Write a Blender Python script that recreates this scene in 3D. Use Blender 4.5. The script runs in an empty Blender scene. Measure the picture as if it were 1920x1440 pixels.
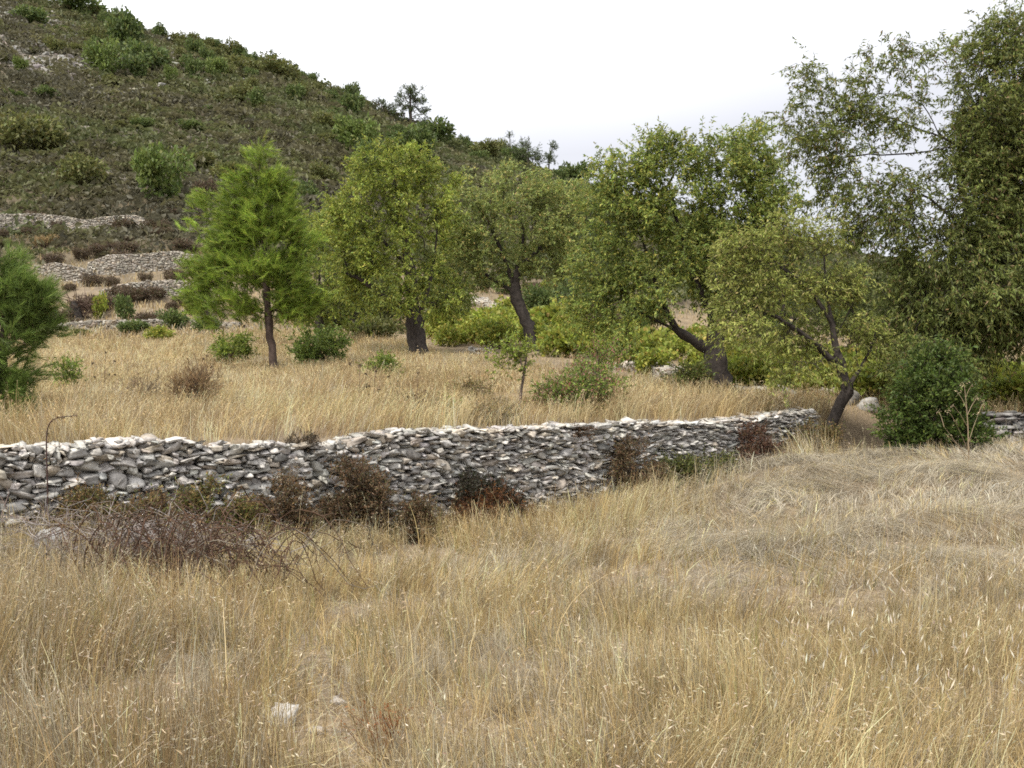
import bpy, math
import numpy as np
from math import radians

R = np.random.default_rng(11)
S = bpy.context.scene
COL = S.collection

# ------------------------------------------------------------------ camera
F, EYE, YH = 1884.0, 1.65, 690.0           # focal length in photo pixels, eye height, horizon row
PITCH = math.atan((720 - YH) / F)
CP, SP = math.cos(PITCH), math.sin(PITCH)
cam = bpy.data.objects.new("camera", bpy.data.cameras.new("camera"))
COL.objects.link(cam)
cam.data.sensor_width = 36.0
cam.data.lens = 36.0 * F / 1920.0
cam.data.clip_start, cam.data.clip_end = 0.05, 8000.0
cam.location = (0, 0, EYE)
cam.rotation_euler = (radians(90) - PITCH, 0, 0)
S.camera = cam

# ------------------------------------------------------------------ overcast sky
SUN_EL, SUN_AZ = radians(58), radians(222)      # high, behind the camera to the left
w = bpy.data.worlds.new("World"); S.world = w
w.use_nodes = True
nt = w.node_tree; nt.nodes.clear()
def N(t, **k):
    n = nt.nodes.new(t)
    for a, b in k.items(): setattr(n, a, b)
    return n
out = N('ShaderNodeOutputWorld'); bg = N('ShaderNodeBackground')
sky = N('ShaderNodeTexSky', sky_type='NISHITA', sun_disc=False, sun_elevation=SUN_EL, sun_rotation=SUN_AZ)
tc = N('ShaderNodeTexCoord')
noise = N('ShaderNodeTexNoise'); noise.inputs['Scale'].default_value = 1.6; noise.inputs['Detail'].default_value = 3
ramp = N('ShaderNodeValToRGB')
ramp.color_ramp.elements[0].position = 0.0; ramp.color_ramp.elements[0].color = (0.44, 0.442, 0.47, 1)
ramp.color_ramp.elements[1].position = 1.0; ramp.color_ramp.elements[1].color = (0.90, 0.90, 0.92, 1)
dot = N('ShaderNodeVectorMath', operation='DOT_PRODUCT'); dot.inputs[1].default_value = (-0.25, -0.10, 1.5)
mad = N('ShaderNodeMath', operation='MULTIPLY_ADD'); mad.inputs[1].default_value = 4.0; mad.inputs[2].default_value = -0.85
mad2 = N('ShaderNodeMath', operation='MULTIPLY_ADD'); mad2.inputs[1].default_value = 0.7
sub = N('ShaderNodeMath', operation='SUBTRACT'); sub.inputs[1].default_value = 0.5
sc = N('ShaderNodeVectorMath', operation='SCALE'); sc.inputs['Scale'].default_value = 10.0
mix = N('ShaderNodeMix', data_type='RGBA'); mix.inputs[0].default_value = 0.93
bg.inputs[1].default_value = 0.12
L = nt.links.new
L(tc.outputs['Generated'], noise.inputs['Vector']); L(tc.outputs['Generated'], dot.inputs[0])
L(dot.outputs['Value'], mad.inputs[0]); L(noise.outputs['Fac'], sub.inputs[0]); L(sub.outputs[0], mad2.inputs[0]); L(mad.outputs[0], mad2.inputs[2])
L(mad2.outputs[0], ramp.inputs[0]); L(ramp.outputs[0], sc.inputs[0])
L(sky.outputs[0], mix.inputs[6]); L(sc.outputs[0], mix.inputs[7]); L(mix.outputs[2], bg.inputs[0]); L(bg.outputs[0], out.inputs[0])

sun = bpy.data.objects.new("sun", bpy.data.lights.new("sun", 'SUN')); COL.objects.link(sun)
sun.data.energy = 2.9; sun.data.angle = radians(10); sun.data.color = (1.0, 0.95, 0.87)
sun.rotation_euler = (radians(90) - SUN_EL, 0, radians(180) - SUN_AZ)

S.view_settings.view_transform = 'Standard'; S.view_settings.look = 'None'
S.view_settings.gamma = 1.0; S.view_settings.exposure = 0.75
S.render.engine = 'CYCLES'
S.cycles.max_bounces = 8; S.cycles.diffuse_bounces = 5; S.cycles.transmission_bounces = 5
S.cycles.glossy_bounces = 2; S.cycles.use_denoising = False
S.cycles.filter_width = 1.7

# ------------------------------------------------------------------ small maths
def nrm(v):
    return v / np.maximum(np.linalg.norm(v, axis=-1, keepdims=True), 1e-9)
def sm(e0, e1, x):
    t = np.clip((np.asarray(x, float) - e0) / (e1 - e0), 0, 1); return t * t * (3 - 2 * t)
def _h(i, j, s):
    i = i.astype(np.int64); j = j.astype(np.int64)
    n = (i * 374761393 + j * 668265263 + s * 974711) & 0x7fffffff
    n = ((n ^ (n >> 13)) * 1274126177) & 0x7fffffff
    return ((n ^ (n >> 16)) & 0xffff) / 65535.0
def vn(x, y, s=0):
    xi, yi = np.floor(x), np.floor(y); fx, fy = x - xi, y - yi
    fx, fy = fx * fx * (3 - 2 * fx), fy * fy * (3 - 2 * fy)
    a = _h(xi, yi, s) * (1 - fx) + _h(xi + 1, yi, s) * fx
    b = _h(xi, yi + 1, s) * (1 - fx) + _h(xi + 1, yi + 1, s) * fx
    return a * (1 - fy) + b * fy
def fbm(x, y, s=0, o=4):
    x, y = np.asarray(x, float), np.asarray(y, float); v = 0; a = 0.5; t = 0
    for k in range(o):
        v = v + a * vn(x, y, s + k * 17); t += a; a *= 0.5; x = x * 2.03 + 7.1; y = y * 2.03 - 3.7
    return v / t
def at(px, py, Y):
    """photo pixel + forward distance -> world point"""
    u = -(py - 720) / F; r = (px - 960) / F
    t = Y / (CP + u * SP)
    return np.array([r * t, Y, EYE + (-SP + u * CP) * t])
def ax(px): return (px - 960) / F

# ------------------------------------------------------------------ lie of the land
PX = np.array([-400, 0, 300, 500, 800, 1000, 1200, 1400, 1600, 1920, 2300.])
AX = ax(PX)
ZT = {0: [.88, .86, .85, .80, .85, .85, .86, .82, .92, .80, .80],      # just behind the wall
      24: [1.4, 1.42, 1.5, 1.54, 1.55, 1.45, 1.3, 1.25, 1.15, 1.05, 1.0],
      35: [2.0, 2.1, 2.2, 2.35, 2.45, 2.4, 2.2, 2.0, 1.8, 1.6, 1.5],
      46: [2.8, 2.9, 3.0, 3.2, 3.3, 3.3, 3.2, 2.9, 2.5, 2.1, 2.0],
      60: [5.2, 5.4, 5.5, 5.6, 5.2, 5.0, 4.6, 4.0, 3.4, 3.0, 2.8],
      85: [14, 13.7, 13.2, 12.5, 11, 10, 9, 8, 7, 6, 5.5],
      200: [85, 76.5, 67.0, 61.5, 48, 40.5, 33.5, 28.5, 23.5, 19.5, 16],
      300: [80, 75, 60, 50, 36, 32, 28, 24, 20, 17, 14],
      900: [10] * 11}
YN = sorted(ZT)
def dw(a):
    a = np.asarray(a, float)
    return np.where(a < .31, 12.284 / (1 - .716 * np.minimum(a, .31)), 15.79 + (a - .31) * 2.0)
def stepw(a):
    return np.interp(a, [.30, .33, .37, .44, .47], [.25, 2.2, 2.8, 2.5, .35])
def terrace(a, Y):
    d0 = dw(a); cols = [np.interp(a, AX, ZT[k]) for k in YN]
    ys = [d0] + YN[1:]
    z = cols[0].copy() if hasattr(cols[0], 'copy') else cols[0]
    for j in range(len(YN) - 1):
        t = np.clip((Y - ys[j]) / np.maximum(ys[j + 1] - ys[j], .01), 0, 1)
        if j in (4, 5): pass
        z = z + (cols[j + 1] - cols[j]) * t
    return z
def H(x, y):
    x = np.asarray(x, float); y = np.asarray(y, float)
    r = np.hypot(x, y); az = np.arctan2(x, y)
    ac = np.clip(az, -radians(37), radians(37)); a = np.tan(ac); Y = r * np.cos(ac)
    d0 = dw(a); t = np.clip(Y / d0, 0, 1)
    low = -.26 * np.exp(-((a + .05) / .24) ** 2) * sm(.3, 1, t)
    low = low + .42 * sm(.12, .30, a) * np.exp(-((Y - 13.0) / 2.6) ** 2) - .05 * sm(.3, .1, t)
    low = low + .10 * (fbm(x * .55, y * .55, 3, 3) - .5)
    mat = sm(.13, .25, a + .05 * (fbm(x, y, 5, 2) - .5)) * sm(7.5, 9.5, Y) * sm(15.5, 14, Y)
    low = low + mat * .34 * (fbm(x * .8, y * 1.1, 9, 3) - .5)
    hi = terrace(a, Y) + .12 * (fbm(x * .35, y * .35, 21, 3) - .5)
    hill = sm(48, 90, Y)
    hi = hi + hill * (2.6 * (fbm(x * .035, y * .035, 31, 4) - .5) * sm(60, 140, Y) + .9 * (fbm(x * .22, y * .22, 41, 3) - .5))
    # little terraces on the lower slope
    zz = hi / 1.7; fr = zz - np.floor(zz); terr = (np.floor(zz) + sm(.45, .95, fr)) * 1.7
    hi = hi + (terr - hi) * .55 * sm(47, 54, Y) * sm(95, 80, Y)
    s = sm(0, 1, (Y - d0 - .1) / stepw(a))
    z = low * (1 - s) + hi * s
    g = sm(radians(40), radians(95), np.abs(az))
    return z * (1 - g) + g * (.15 * (fbm(x * .3, y * .3, 51, 3) - .5))
def ground_px(px, py, y0=12.5, y1=262.0):
    """where the sight line through a photo pixel meets the land"""
    Y = np.geomspace(y0, y1, 900); u = -(py - 720) / F; t = Y / (CP + u * SP)
    X = (px - 960) / F * t; Z = EYE + (-SP + u * CP) * t
    k = np.nonzero(Z <= H(X, Y))[0]
    i = k[0] if len(k) else len(Y) - 1
    return np.array([X[i], Y[i], float(H(X[i], Y[i]))])
def on(px, Y):
    x = ax(px) * Y
    return np.array([x, Y, float(H(x, Y))])

# ------------------------------------------------------------------ meshes
def link(o, parent=None):
    COL.objects.link(o)
    if parent is not None: o.parent = parent
    return o
def mesh(name, parts, mat, parent=None, smooth=False):
    """parts: list of (V (n,3), F (m,k), colour (3,) or (n,3) or None)"""
    Vs, Cs, loops, sizes, off = [], [], [], [], 0
    for V, Fc, c in parts:
        if len(V) == 0 or len(Fc) == 0: continue
        V = np.asarray(V, np.float32); Fc = np.asarray(Fc, np.int32)
        Vs.append(V); loops.append((Fc + off).ravel()); sizes.append(np.full(len(Fc), Fc.shape[1], np.int32))
        c = np.array((.5, .5, .5)) if c is None else np.asarray(c, float)
        Cs.append(np.broadcast_to(c, (len(V), 3)))
        off += len(V)
    V = np.concatenate(Vs); lo = np.concatenate(loops); sz = np.concatenate(sizes); C = np.concatenate(Cs)
    if parent is not None and name not in ('floor',):
        V = V - np.array(parent.location, np.float32)
    me = bpy.data.meshes.new(name)
    me.vertices.add(len(V)); me.vertices.foreach_set('co', V.astype(np.float32).ravel())
    me.loops.add(len(lo)); me.loops.foreach_set('vertex_index', lo)
    me.polygons.add(len(sz)); st = np.zeros(len(sz), np.int32); st[1:] = np.cumsum(sz)[:-1]
    me.polygons.foreach_set('loop_start', st); me.polygons.foreach_set('loop_total', sz)
    at_ = me.attributes.new('col', 'FLOAT_COLOR', 'POINT')
    rgba = np.ones((len(V), 4), np.float32); rgba[:, :3] = np.clip(C, 0, 1)
    at_.data.foreach_set('color', rgba.ravel())
    me.update(calc_edges=True)
    if smooth: me.polygons.foreach_set('use_smooth', np.ones(len(sz), bool))
    me.materials.append(mat)
    return link(bpy.data.objects.new(name, me), parent)
def tag(o, label=None, cat=None, group=None, kind=None):
    if label: o['label'] = label
    if cat: o['category'] = cat
    if group: o['group'] = group
    if kind: o['kind'] = kind
    return o
def thing(name, loc, label, cat, group=None):
    o = bpy.data.objects.new(name, None); o.empty_display_size = .2; o.location = tuple(float(v) for v in loc)
    link(o); return tag(o, label, cat, group)
def rebase(o, p):
    """move a mesh object's origin to p (its base)"""
    n = len(o.data.vertices); v = np.empty(n * 3, np.float32); o.data.vertices.foreach_get('co', v)
    v = v.reshape(-1, 3) - np.array(p, np.float32); o.data.vertices.foreach_set('co', v.ravel()); o.location = tuple(float(q) for q in p)
    return o

# ------------------------------------------------------------------ materials
def mat_nodes(name):
    m = bpy.data.materials.new(name); m.use_nodes = True
    t = m.node_tree; t.nodes.clear()
    o = t.nodes.new('ShaderNodeOutputMaterial'); p = t.nodes.new('ShaderNodeBsdfPrincipled')
    p.inputs['Specular IOR Level'].default_value = .25
    a = t.nodes.new('ShaderNodeAttribute'); a.attribute_name = 'col'
    return m, t, o, p, a
def noise_mul(t, src, scale, lo, hi, detail=5, coord='Object', rough=.6):
    tc = t.nodes.new('ShaderNodeTexCoord'); n = t.nodes.new('ShaderNodeTexNoise')
    n.inputs['Scale'].default_value = scale; n.inputs['Detail'].default_value = detail; n.inputs['Roughness'].default_value = rough
    mr = t.nodes.new('ShaderNodeMapRange'); mr.inputs[1].default_value = .3; mr.inputs[2].default_value = .7
    mr.inputs[3].default_value = lo; mr.inputs[4].default_value = hi
    sc = t.nodes.new('ShaderNodeVectorMath'); sc.operation = 'SCALE'
    t.links.new(tc.outputs[coord], n.inputs['Vector']); t.links.new(n.outputs['Fac'], mr.inputs[0])
    t.links.new(src, sc.inputs[0]); t.links.new(mr.outputs[0], sc.inputs['Scale'])
    return sc.outputs[0], n
def leaf_mat(name, trans=.35, rough=.55, spec=.3):
    m, t, o, p, a = mat_nodes(name)
    p.inputs['Roughness'].default_value = rough; p.inputs['Specular IOR Level'].default_value = spec
    tr = t.nodes.new('ShaderNodeBsdfTranslucent'); mx = t.nodes.new('ShaderNodeMixShader'); mx.inputs[0].default_value = trans
    t.links.new(a.outputs['Color'], p.inputs['Base Color']); t.links.new(a.outputs['Color'], tr.inputs['Color'])
    t.links.new(p.outputs[0], mx.inputs[1]); t.links.new(tr.outputs[0], mx.inputs[2]); t.links.new(mx.outputs[0], o.inputs[0])
    return m
M_LEAF = leaf_mat('leaf', .40)
M_NEEDLE = leaf_mat('needle', .4, .5, .3)
M_GRASS = leaf_mat('straw', .25, .6, .2)
def bark_mat():
    m, t, o, p, a = mat_nodes('bark')
    c, n = noise_mul(t, a.outputs['Color'], 9, .45, 1.5)
    b = t.nodes.new('ShaderNodeBump'); b.inputs['Strength'].default_value = .8; b.inputs['Distance'].default_value = .03
    t.links.new(n.outputs['Fac'], b.inputs['Height']); t.links.new(b.outputs[0], p.inputs['Normal'])
    p.inputs['Roughness'].default_value = .9
    t.links.new(c, p.inputs['Base Color']); t.links.new(p.outputs[0], o.inputs[0]); return m
M_BARK = bark_mat()
def stone_mat():
    m, t, o, p, a = mat_nodes('limestone')
    c, n = noise_mul(t, a.outputs['Color'], 11, .62, 1.28, 8)
    c2, n2 = noise_mul(t, c, 45, .78, 1.15, 4)
    # dark lichen blotches
    tc = t.nodes.new('ShaderNodeTexCoord'); v = t.nodes.new('ShaderNodeTexNoise'); v.inputs['Scale'].default_value = 17; v.inputs['Detail'].default_value = 6
    v.inputs['Roughness'].default_value = .7
    r = t.nodes.new('ShaderNodeMapRange'); r.inputs[1].default_value = .56; r.inputs[2].default_value = .66
    mx = t.nodes.new('ShaderNodeMix'); mx.data_type = 'RGBA'; mx.inputs[7].default_value = (.10, .095, .085, 1)
    mul = t.nodes.new('ShaderNodeMath'); mul.operation = 'MULTIPLY'; mul.inputs[1].default_value = .5
    t.links.new(tc.outputs['Object'], v.inputs['Vector']); t.links.new(v.outputs['Fac'], r.inputs[0]); t.links.new(r.outputs[0], mul.inputs[0])
    t.links.new(mul.outputs[0], mx.inputs[0]); t.links.new(c2, mx.inputs[6])
    b = t.nodes.new('ShaderNodeBump'); b.inputs['Strength'].default_value = .7; b.inputs['Distance'].default_value = .02
    t.links.new(n.outputs['Fac'], b.inputs['Height']); t.links.new(b.outputs[0], p.inputs['Normal'])
    p.inputs['Roughness'].default_value = .92; p.inputs['Specular IOR Level'].default_value = .15
    t.links.new(mx.outputs[2], p.inputs['Base Color']); t.links.new(p.outputs[0], o.inputs[0]); return m
M_STONE = stone_mat()
def soil_mat():
    m, t, o, p, a = mat_nodes('soil')
    c, n = noise_mul(t, a.outputs['Color'], 1.3, .72, 1.25, 6)
    c2, n2 = noise_mul(t, c, 26, .65, 1.35, 6)
    b = t.nodes.new('ShaderNodeBump'); b.inputs['Strength'].default_value = .6; b.inputs['Distance'].default_value = .05
    t.links.new(n2.outputs['Fac'], b.inputs['Height']); t.links.new(b.outputs[0], p.inputs['Normal'])
    p.inputs['Roughness'].default_value = 1; p.inputs['Specular IOR Level'].default_value = .05
    t.links.new(c2, p.inputs['Base Color']); t.links.new(p.outputs[0], o.inputs[0]); return m
M_SOIL = soil_mat()

# ------------------------------------------------------------------ the ground sheet
def build_ground():
    az = np.concatenate([np.linspace(-180, -42, 40)[:-1], np.linspace(-42, 42, 380), np.linspace(42, 180, 40)[1:]])
    az = np.radians(az); ac = np.clip(az, -radians(37), radians(37))
    base = dw(np.tan(ac)) / np.cos(ac)
    f = np.concatenate([np.linspace(.02, .95, 110), np.linspace(.955, 1.3, 44), np.geomspace(1.32, 24, 210), [30, 45, 80, 300]])
    r = f[:, None] * base[None, :]
    X = r * np.sin(az)[None, :]; Y = r * np.cos(az)[None, :]; Z = H(X, Y)
    V = np.stack([X, Y, Z], -1).reshape(-1, 3)
    n, m = X.shape
    i, j = np.meshgrid(np.arange(n - 1), np.arange(m - 1), indexing='ij'); q = (i * m + j).ravel()
    Fq = np.stack([q, q + 1, q + m + 1, q + m], -1)
    # land cover
    x, y = V[:, 0], V[:, 1]; a = np.where(y > 1, x / np.maximum(y, 1), 0)
    straw = np.array([.225, .170, .105]); grey = np.array([.175, .145, .11]); heath = np.array([.098, .082, .055]); rock = np.array([.225, .205, .18]); dirt = np.array([.215, .165, .11])
    k = fbm(x * .5, y * .5, 61, 4)[:, None]
    c = straw * k * 2 * .55 + grey * (1 - k) * 2 * .45
    hl = sm(60, 84, y + 14 * (fbm(x * .08, y * .08, 71, 3) - .5))[:, None]
    c = c * (1 - hl) + heath * (.6 + .8 * fbm(x * .12, y * .12, 73, 4))[:, None] * hl
    rk = sm(.60, .68, fbm(x * .05 + 3, y * .11, 81, 5)) * sm(80, 110, y) * (1 - .4 * sm(-.1, .2, a))
    # scree high on the left shoulder
    zc = V[:, 2]
    scree = np.exp(-((a + .45) / .07) ** 2) * np.exp(-((y - 150 - 40 * (a + .45)) / 9) ** 2) + .9 * np.exp(-((a + .48) / .06) ** 2) * np.exp(-((y - 178) / 10) ** 2) + .8 * np.exp(-((a + .31) / .035) ** 2) * np.exp(-((y - 182) / 8) ** 2)
    rk = np.clip(rk * .75 + scree * (.4 + fbm(x * .5, y * .5, 83, 3)), 0, 1)[:, None]
    c = c * (1 - rk) + rock * rk
    dd = (sm(.31, .33, a) * sm(.42, .38, a) * sm(15.2, 16, y) * sm(20, 18.5, y))[:, None] * .9
    c = c * (1 - dd) + dirt * dd
    o = mesh('ground', [(V, Fq, c)], M_SOIL, smooth=True)
    tag(o, 'rolling dry ground from the grassy field up to the scrubby hillside', 'ground', kind='structure')
build_ground()

# ------------------------------------------------------------------ tubes, leaves, needles
def tube(P, r, k=6, c=(.1, .08, .06), cap=True):
    P = np.asarray(P, float); r = np.broadcast_to(np.asarray(r, float), (len(P),))
    T = nrm(np.gradient(P, axis=0)); ref = np.array([.31, .17, .93]) if abs(T[0, 2]) < .8 else np.array([.93, .31, .17])
    A = nrm(np.cross(T, ref)); B = np.cross(T, A)
    th = np.linspace(0, 2 * math.pi, k, endpoint=False)
    rr = np.repeat(r[:, None], k, 1)
    if r.max() > .05: rr = rr * (1 + .16 * np.sin(3 * th + P[:, 2:3] * 2.1) + .10 * R.normal(size=rr.shape)); r = np.ones(len(P))
    else: r = np.ones(len(P))
    V = (P[:, None] + rr[:, :, None] * (np.cos(th)[None, :, None] * A[:, None] + np.sin(th)[None, :, None] * B[:, None])).reshape(-1, 3)
    i, j = np.meshgrid(np.arange(len(P) - 1), np.arange(k), indexing='ij')
    Fq = np.stack([i * k + j, i * k + (j + 1) % k, (i + 1) * k + (j + 1) % k, (i + 1) * k + j], -1).reshape(-1, 4)
    return V, Fq, np.broadcast_to(np.asarray(c, float), (len(V), 3))
def leaves(P, D, ln, wd, c, fold=.25, hint=None):
    """one folded lozenge per leaf: P base, D direction, ln length, wd width"""
    n = len(P); D = nrm(D); q = R.normal(size=(n, 3)) if hint is None else hint + .5 * R.normal(size=(n, 3))
    s = nrm(np.cross(D, q)); up = np.cross(s, D)
    ln = np.broadcast_to(ln, (n,))[:, None]; wd = np.broadcast_to(wd, (n,))[:, None]
    m = P + D * ln * .45
    V = np.stack([P, m + s * wd * .5 + up * wd * fold, P + D * ln, m - s * wd * .5 + up * wd * fold], 1).reshape(-1, 3)
    b = np.arange(n)[:, None] * 4
    Fq = np.concatenate([b + [0, 1, 2], b + [0, 2, 3]])
    return V, Fq, np.repeat(c, 4, axis=0)
def needles(P, D, ln, wd, c):
    n = len(P); D = nrm(D); s = nrm(np.cross(D, R.normal(size=(n, 3))))
    ln = np.broadcast_to(ln, (n,))[:, None]
    V = np.stack([P - s * wd * .5, P + s * wd * .5, P + D * ln], 1).reshape(-1, 3)
    return V, np.arange(3 * n).reshape(n, 3), np.repeat(c, 3, axis=0)
def pick(cols, wts, n, jit=.16, hue=.04):
    cols = np.asarray(cols, float); i = R.choice(len(cols), n, p=np.asarray(wts, float) / np.sum(wts))
    return np.clip(cols[i] * (1 + jit * R.normal(size=(n, 1))) * (1 + hue * R.normal(size=(n, 3))), .004, .95)
def sample_blobs(blobs, n, shell=2.0):
    w_ = np.array([b[1][0] * b[1][2] * (b[2] if len(b) > 2 else 1) for b in blobs]); k = R.choice(len(blobs), n, p=w_ / w_.sum())
    d = nrm(R.normal(size=(n, 3))) * (R.random((n, 1)) ** (1 / shell))
    return np.array([b[0] for b in blobs])[k] + d * np.array([b[1] for b in blobs])[k]

def skeleton(chains, tips, r_tip, sag=.0, power=.46, rmax=None, bark=(.1, .08, .065), k=6, wob=.10, back=.35):
    """grow a branch from the nearest wood to every tip; returns tube parts"""
    pos, par, chainlist = [], [], []
    def add(poly, start_parent):
        ids = []; p_ = start_parent
        for q in poly:
            pos.append(q); par.append(p_); p_ = len(pos) - 1; ids.append(p_)
        return ids
    root = None
    for ci, (poly, att) in enumerate(chains):
        poly = np.asarray(poly, float)
        # resample
        seg = np.linalg.norm(np.diff(poly, axis=0), axis=1); s = np.concatenate([[0], np.cumsum(seg)])
        m = max(4, int(s[-1] / .18)); t = np.linspace(0, s[-1], m)
        pp = np.stack([np.interp(t, s, poly[:, d]) for d in range(3)], -1)
        ker = np.array([.25, .5, .25])
        for _ in range(3): pp[1:-1] = .25 * pp[:-2] + .5 * pp[1:-1] + .25 * pp[2:]
        pp[1:-1] += R.normal(size=(m - 2, 3)) * .012
        if att is None: ids = add(pp, -1)
        else:
            P_ = np.array(pos); j = int(np.argmin(np.linalg.norm(P_ - pp[0], axis=1))); ids = add(pp[1:], j); ids = [j] + ids
        chainlist.append(ids)
    tips = np.asarray(tips); P_ = np.array(pos)
    d0 = np.min(np.linalg.norm(tips[:, None] - P_[None], axis=2), axis=1)
    plen = {i: 0 for i in range(len(pos))}
    base = P_[0]
    buf = np.zeros((len(pos) + len(tips) * 6 + 8, 3)); buf[:len(pos)] = P_; cnt = len(pos)
    trunk_free = P_[0, 2] + .22 * (tips[:, 2].max() - P_[0, 2])
    for ti in np.argsort(d0):
        T = tips[ti]; D = np.linalg.norm(buf[:cnt] - T, axis=1)
        cost = D + back * np.maximum(0, np.linalg.norm(buf[:cnt] - base, axis=1) - np.linalg.norm(T - base) * .92) + 2.0 * np.maximum(0, buf[:cnt, 2] - T[2] - .3)*.4
        cost = cost + np.where(buf[:cnt, 2] < min(trunk_free, T[2]), .6, 0)
        j = int(np.argmin(cost)); A = buf[j].copy(); ln = D[j]
        m = max(2, min(5, int(ln / .18) + 1)); t = np.linspace(0, 1, m + 1)[1:]
        mid = R.normal(size=3) * wob * ln + np.array([0, 0, .10 * ln])
        pp = A + (T - A) * t[:, None] + (4 * t * (1 - t))[:, None] * mid
        p_ = j; ids = [j]
        for q in pp:
            buf[cnt] = q; par.append(p_); p_ = cnt; ids.append(cnt); cnt += 1
        chainlist.append(ids)
    n = cnt; load = np.zeros(n)
    kids = np.zeros(n, int)
    for i in range(n):
        if par[i] >= 0: kids[par[i]] += 1
    load[kids == 0] = 1
    for i in range(n - 1, -1, -1):
        if par[i] >= 0: load[par[i]] += load[i]
    rad = r_tip * np.maximum(load, 1) ** power
    if rmax: rad = rad * min(1, rmax / rad.max()) if rad.max() > rmax else rad * (1 + (rmax / rad.max() - 1) * sm(.15, 1, rad / rad.max()))
    parts = []
    for ids in chainlist:
        r_ = rad[ids].copy()
        if len(ids) > 1 and par[ids[1]] == ids[0] and ids is not chainlist[0]: r_[0] = min(r_[0], r_[1] * 1.25)
        if ids is chainlist[0]:
            hgt = np.linalg.norm(buf[ids] - buf[ids[0]], axis=1)
            if rmax: r_ = np.maximum(r_, rmax * np.clip(1 - .95 * hgt / hgt.max(), .08, 1))
            r_ = r_ * (1 + .45 * np.exp(-hgt / .22))
        parts.append(tube(buf[ids], r_, 11 if r_.max() > .06 else (5 if r_.max() > .015 else 3), bark))
    return parts

def leafy(tips, outward, n_sprig, n_leaf, sprig, ln, wd, cols, wts, droop=.35, spread=.8, twig=(.09, .07, .055), tw=.006, tone=.18):
    """sprigs of leaves round every branch tip: returns leaf part and twig part"""
    m = len(tips); T = np.repeat(tips, n_sprig, 0); O = np.repeat(outward, n_sprig, 0); n = len(T)
    d = nrm(O * .7 + R.normal(size=(n, 3)) * .75 + np.array([0, 0, .12])); L_ = sprig * (.5 + R.random((n, 1)))
    P0 = T + R.normal(size=(n, 3)) * sprig * .30
    P1 = P0 + d * L_ + np.array([0, 0, -1]) * droop * L_ * .5
    s = nrm(np.cross(d, R.normal(size=(n, 3)))) * tw * .5
    tv = np.stack([P0 - s, P0 + s, P1 + s * .4, P1 - s * .4], 1).reshape(-1, 3); tf = np.arange(4 * n).reshape(n, 4)
    u = R.random((n, n_leaf, 1)) ** .75
    P = (P0[:, None] * (1 - u) + P1[:, None] * u).reshape(-1, 3); N_ = len(P)
    D = np.repeat(nrm(P1 - P0), n_leaf, 0) * .55 + spread * R.normal(size=(N_, 3)) * .62 + np.array([0, 0, -droop])
    cl = pick(cols, wts, N_)
    # each bough has its own tint
    br = np.repeat(np.repeat(1 + tone * R.normal(size=(m, 1)), n_sprig, 0), n_leaf, 0)
    cl = np.clip(cl * np.clip(br, .55, 1.6), .004, .9)
    return leaves(P, D, ln * (.65 + .6 * R.random(N_)), wd * (.7 + .5 * R.random(N_)), cl), (tv, tf, np.array(twig))

def px_blobs(bl, Y, flat=.85, rdepth=1.0):
    out_ = []
    for b in bl:
        cx, cy, rx, ry = b[:4]; dY = b[4] if len(b) > 4 else 0; wt = b[5] if len(b) > 5 else 1
        s = (Y + dY) / F
        out_.append((at(cx, cy, Y + dY), np.array([rx * s, max(rx, ry) * s * flat * rdepth, ry * s]), wt))
    return out_

def broadleaf(name, label, Y, trunk, limbs, bl, tips_n, sprigs, nleaf, ln, wd, cols, wts, rtip=.006, rmax=.2, droop=.35, sprig=.32,
              bark=(.085, .07, .058), cat='tree', group=None, shell=2.8, twig=None, tone=.18, depth_jit=.0, spread=.8):
    tr = [at(*p, Y) if len(p) == 2 else at(p[0], p[1], Y + p[2]) for p in trunk]
    tr[0][2] = float(H(tr[0][0], tr[0][1])) - .12
    root = thing(name, (tr[0][0], tr[0][1], tr[0][2] + .12), label, cat, group)
    chains = [(tr, None)] + [([at(p[0], p[1], Y + (p[2] if len(p) > 2 else 0)) for p in l], 1) for l in limbs]
    blobs = px_blobs(bl, Y)
    tips = sample_blobs(blobs, tips_n, shell)
    gz = H(tips[:, 0], tips[:, 1]); tips[:, 2] = np.maximum(tips[:, 2], gz + .25)
    cen = np.mean([b[0] for b in blobs], axis=0) - np.array([0, 0, .5])
    wood = skeleton(chains, tips, rtip, rmax=rmax, bark=bark)
    lf, tw = leafy(tips, nrm(tips - cen), sprigs, nleaf, sprig, ln, wd, cols, wts, droop, spread=spread, twig=twig or bark, tone=tone)
    mesh('trunk', wood, M_BARK, root, smooth=True)
    mesh('crown', [lf, tw], M_LEAF, root)
    return root

GS = .70   # straw reflects about a third of the light
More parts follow.
